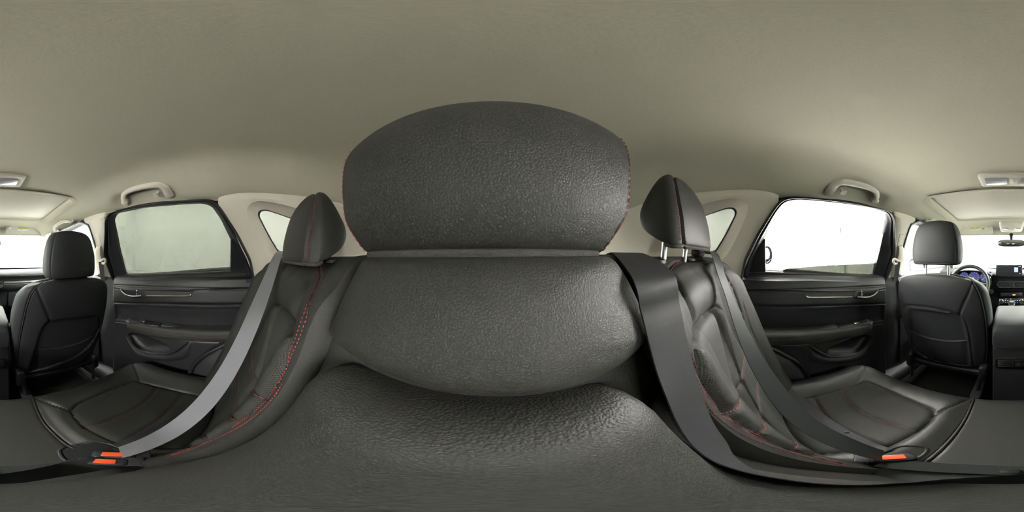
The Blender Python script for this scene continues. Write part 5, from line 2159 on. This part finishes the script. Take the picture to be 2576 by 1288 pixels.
# --- windshield, A-pillars, header trim
WT = np.array([(-.56, 1.46, .185), (-.3, 1.52, .20), (0, 1.54, .205), (.3, 1.52, .20), (.56, 1.46, .185)])
WBm = np.array([(-.72, 2.02, -.125), (-.4, 2.14, -.125), (0, 2.18, -.125), (.4, 2.14, -.125), (.72, 2.02, -.125)])
a, b = catmull(WT, 30), catmull(WBm, 30)
V, F = loft([a, a * .5 + b * .5 + np.array([0, .02, .015]), b], False, (False, False))
tag(mesh('windshield', V, F, M['clear']), 'clear curved windshield above the dashboard', 'windshield')
for s in (1, -1):
    m = s < 0
    top = np.array([.565, 1.44, .19])
    bot = np.array([.735, 2.0, -.14])
    p = catmull(np.array([top + (0, -.12, .03), top, top * .5 + bot * .5 + np.array([0, 0, .015]), bot]), 24)
    V, F = sweep(p, [(-.05, -.02), (-.04, .01), (-.015, .022), (.02, .022), (.04, .012), (.055, -.02)], up=(-.7, -.4, .2))
    T = mesh('windshield_pillar', V, F, M['trim'], None, True, None, m)
    tag(T, 'beige windshield pillar on the steering wheel side' if m else 'beige windshield pillar ahead of the front passenger seat', 'pillar trim')

# cowl below the glass
V, F = loft([np.array([(x, 1.97, -.145), (x, 2.2, -.13), (x, 2.25, -.3), (x, 2.0, -.95)]) for x in (-.80, .80)], False, (False, False))
tag(mesh('firewall', V, F, M['black']), 'black bulkhead below the windshield behind the dashboard', 'bulkhead')

# --- sun visors
def visor(s):
    m = s < 0
    T = thing('sun_visor', ('beige sun visor with two warning labels above the steering wheel' if m else 'beige sun visor with one warning label above the passenger side of the windshield'), 'sun visor', (s * .31, 1.48, .2))
    R = rotm(.98, 0, 0)
    c = np.array([s * .415, 1.44, .256])
    q = rrect(.50, .165, .022, 5)
    rg = []
    for ins, t in ((.006, .008), (.001, .004), (0, 0), (.001, -.004), (.006, -.008)):
        k = np.array([1 - ins / .25, 1 - ins / .0825])
        rg.append(np.array([c + R @ np.array([x * k[0], t, z * k[1]]) for x, z in q]))
    V, F = loft(rg)
    mesh('visor_panel', V, F, M['trim'], T)

    def lay(x, z, w_, h_, mat, name, par, d=-.0095):
        V, F = rbox(c + R @ np.array([x, d, z]), (w_, .0012, h_), .0004, R)
        return mesh(name, V, F, mat, par)
    sx = -s
    lb = lay(sx * .095, -.005, .092, .042, M['paper'], 'warning_label', T)
    lay(sx * .095, .009, .092, .014, M['yellow'], 'label_header', lb, -.0102)
    r_, u_ = R @ np.array([1, 0, 0]), R @ np.array([0, 0, 1])
    text_mesh('lettering', 'WARNING', .011, M['ink'], lb, c + R @ np.array([sx * .095 + .008, -.0110, .009]), r_, u_, .0002)
    tri = [c + R @ np.array([sx * .095 - .034 + dx_, -.0110, .004 + dz_]) for dx_, dz_ in ((-.007, 0), (.007, 0), (0, .011))]
    V, F = slab(np.array(tri), R @ np.array([0, -1, 0]), .0006, .0001)
    mesh('warning_triangle', V, F, M['ink'], lb)
    for k in range(2):
        V, F = rbox(c + R @ np.array([sx * .095 - .026 + .016 * k, -.0104, -.006 - .002 * k]), (.012, .0006, .003), .0002, R @ rotm(0, .4, 0))
        mesh('label_print', V, F, M['ink'], lb)
    if m:
        l2 = lay(sx * .095 + .10, -.002, .08, .024, M['paper'], 'warning_label', T)
        lay(sx * .095 + .10, .007, .08, .006, M['yellow'], 'label_header', l2, -.0102)
        lay(sx * .095 + .072, -.004, .018, .012, M['ink'], 'label_print', l2, -.0102)
    V, F = rbox(c + R @ np.array([sx * .215, -.006, .005]), (.03, .016, .045), .006, R)
    mesh('visor_clip', V, F, M['trim'], T)
    V, F = tube([c + R @ np.array([-sx * .24, 0, .075]), c + R @ np.array([sx * .24, 0, .075])], .007, 8)
    mesh('visor_rod', V, F, M['trim'], T)
    return T


for s in (1, -1):
    visor(s)

# header trim and overhead console
V, F = loft([np.array([(x, 1.50 - .05 * (x / .57) ** 2, .285), (x, 1.525 - .05 * (x / .57) ** 2, .255), (x, 1.54 - .05 * (x / .57) ** 2, .232), (x, 1.56 - .06 * (x / .57) ** 2, .21), (x, 1.57 - .06 * (x / .57) ** 2, .20), (x, 1.60 - .06 * (x / .57) ** 2, .215)]) for x in np.linspace(-.57, .57, 17)], False, (False, False))
tag(mesh('roof_header', V, F, M['liner']), 'beige roof header strip along the top of the windshield', 'header trim')
OC = thing('overhead_console', 'beige overhead console between the sun visors above the mirror', 'overhead console', (0, 1.40, .22))
rg = []
for ins, z in ((0, .262), (0, .245), (.006, .235), (.02, .231)):
    q = rrect(.20 - 2 * ins, .20 - 2 * ins, .03, 5)
    rg.append(np.column_stack([q[:, 0], q[:, 1] + 1.38, z - .16 * (q[:, 1])]))
V, F = loft(rg)
mesh('console_shell', V, F, M['trim'], OC)
for sx in (-1, 1):
    V, F = rbox((sx * .05, 1.37, .233), (.05, .04, .008), .003, rotm(-.16, 0, 0))
    mesh('map_lamp', V, F, M['lens'], OC)
# rear-view mirror
RM = thing('rear_view_mirror', 'rear-view mirror hanging in front of the windshield centre', 'mirror', (0, 1.45, .16))
rg = []
for t, k in ((-.012, .965), (-.006, 1), (.01, .97), (.025, .8), (.034, .5)):
    q = np.array([(.122 * math.copysign(abs(math.cos(a)) ** .55, math.cos(a)), .033 * math.copysign(abs(math.sin(a)) ** .6, math.sin(a))) for a in th])
    rg.append(np.array([(x * k, 1.46 + t, .115 + z * k) for x, z in q]))
V, F = loft(rg)
hd = mesh('mirror_housing', V, F, M['dark'], RM)
V, F = slab(np.column_stack([q[:, 0] * .94, np.full(len(q), 1.4465), .115 + q[:, 1] * .90]), (0, -1, 0), .002, .0008)
mesh('mirror_glass', V, F, plain('dim_mirror', (.42, .42, .44), .08, 1.0), RM)
V, F = tube([(0, 1.485, .125), (0, 1.52, .17), (0, 1.545, .205)], [.012, .014, .02], 10)
mesh('mirror_stalk', V, F, M['black'], RM)

# --- floor, mats, sills, tunnel, tailgate
V, F = loft([np.array([(x, y, z) for y, z in ((-1.2, -.95), (.40, -.95), (1.6, -.95), (2.0, -.88))]) for x in (-.86, .86)], False, (False, False))
tag(mesh('carpet_floor', V, F, M['carpet']), 'black carpeted car floor under the seats', 'car floor')
rg = []
for y in (.30, .6, .72):
    rg.append(np.array([(-.16, y, -.95), (-.13, y, -.90), (-.08, y, -.885), (.08, y, -.885), (.13, y, -.90), (.16, y, -.95)]))
V, F = loft(rg, False, (False, False))
tag(mesh('floor_tunnel', V, F, M['carpet']), 'low carpeted floor tunnel behind the centre console', 'floor tunnel')
for s in (1, -1):
    m = s < 0
    o = rounded([(.17, .40), (.60, .40), (.60, .70), (.52, .76), (.24, .76), (.19, .70), (.19, .62), (.17, .60)], .03, 5)
    o3 = np.column_stack([s * o[:, 0], o[:, 1], np.full(len(o), -.935)])
    T = thing('floor_mat', 'black carpet floor mat behind the driver seat' if m else 'black carpet floor mat behind the front passenger seat', 'floor mat', (s * .4, .58, -.95))
    V, F = slab(o3, (0, 0, 1), .014, .004)
    mesh('mat_pile', V, F, M['carpet'], T)
    V, F = tube(o3 + np.array([0, 0, -.002]), .005, 6, True)
    mesh('mat_binding', V, F, M['rubber'], T)
    V, F = loft([np.array([(s * .62, y, -.95), (s * .64, y, -.90), (s * .70, y, -.87), (s * .86, y, -.87), (s * .86, y, -.95)]) for y in (-1.2, 0, 1, 2)], False, (False, False))
    T2 = mesh('door_sill', V, F, M['dark'])
    tag(T2, 'dark door sill along the driver side of the floor' if m else 'dark door sill along the passenger side of the floor', 'door sill')

TG = thing('tailgate', 'tailgate with wide tinted rear window behind the rear headrests', 'tailgate', (0, -1.05, -.5))
a = np.array([(x, -.93 - .03 * (1 - (x / .56) ** 2), .20 + .02 * (1 - (x / .56) ** 2)) for x in np.linspace(-.54, .54, 15)])
b = np.array([(x * 1.14, -1.10 - .04 * (1 - (x / .56) ** 2), -.10) for x in np.linspace(-.54, .54, 15)])
V, F = loft([a, b], False, (False, False))
mesh('rear_window', V, F, M['priv'], TG)
t0 = a + np.array([0, .05, .04])
V, F = loft([t0, a + np.array([0, .02, -.01]), a], False, (False, False))
mesh('upper_trim', V, F, M['trim'], TG)
V, F = loft([b, b + np.array([0, .05, .012]), b + np.array([0, .06, -.02]), b + np.array([0, .05, -.85])], False, (False, False))
mesh('lower_trim', V, F, M['dark'], TG)
for s in (1, -1):
    k = -1 if s > 0 else 0
    V, F = loft([np.array([a[k], b[k]]), np.array([a[k] + (s * .03, .05, 0), b[k] + (s * .03, .06, 0)]), np.array([a[k] + (s * .08, .06, .03), b[k] + (s * .12, .08, 0)])], False, (False, False))
    mesh('side_trim', V, F, M['trim'], TG)
V, F = rbox((0, -.66, -.10), (1.24, .70, .012), .004)
tag(mesh('parcel_shelf', V, F, M['dark']), 'dark cargo cover behind the rear backrests', 'cargo cover')

# ================================================================== finish
for o in list(bpy.data.objects):
    if '_base' in o:
        del o['_base']
for o in SC.objects:
    if o.parent is None and o.type not in ('CAMERA', 'LIGHT'):
        o.location.z += H
print('stitches', STITCHES[0], 'tris', sum(len(p.vertices) - 2 for me in bpy.data.meshes for p in me.polygons))
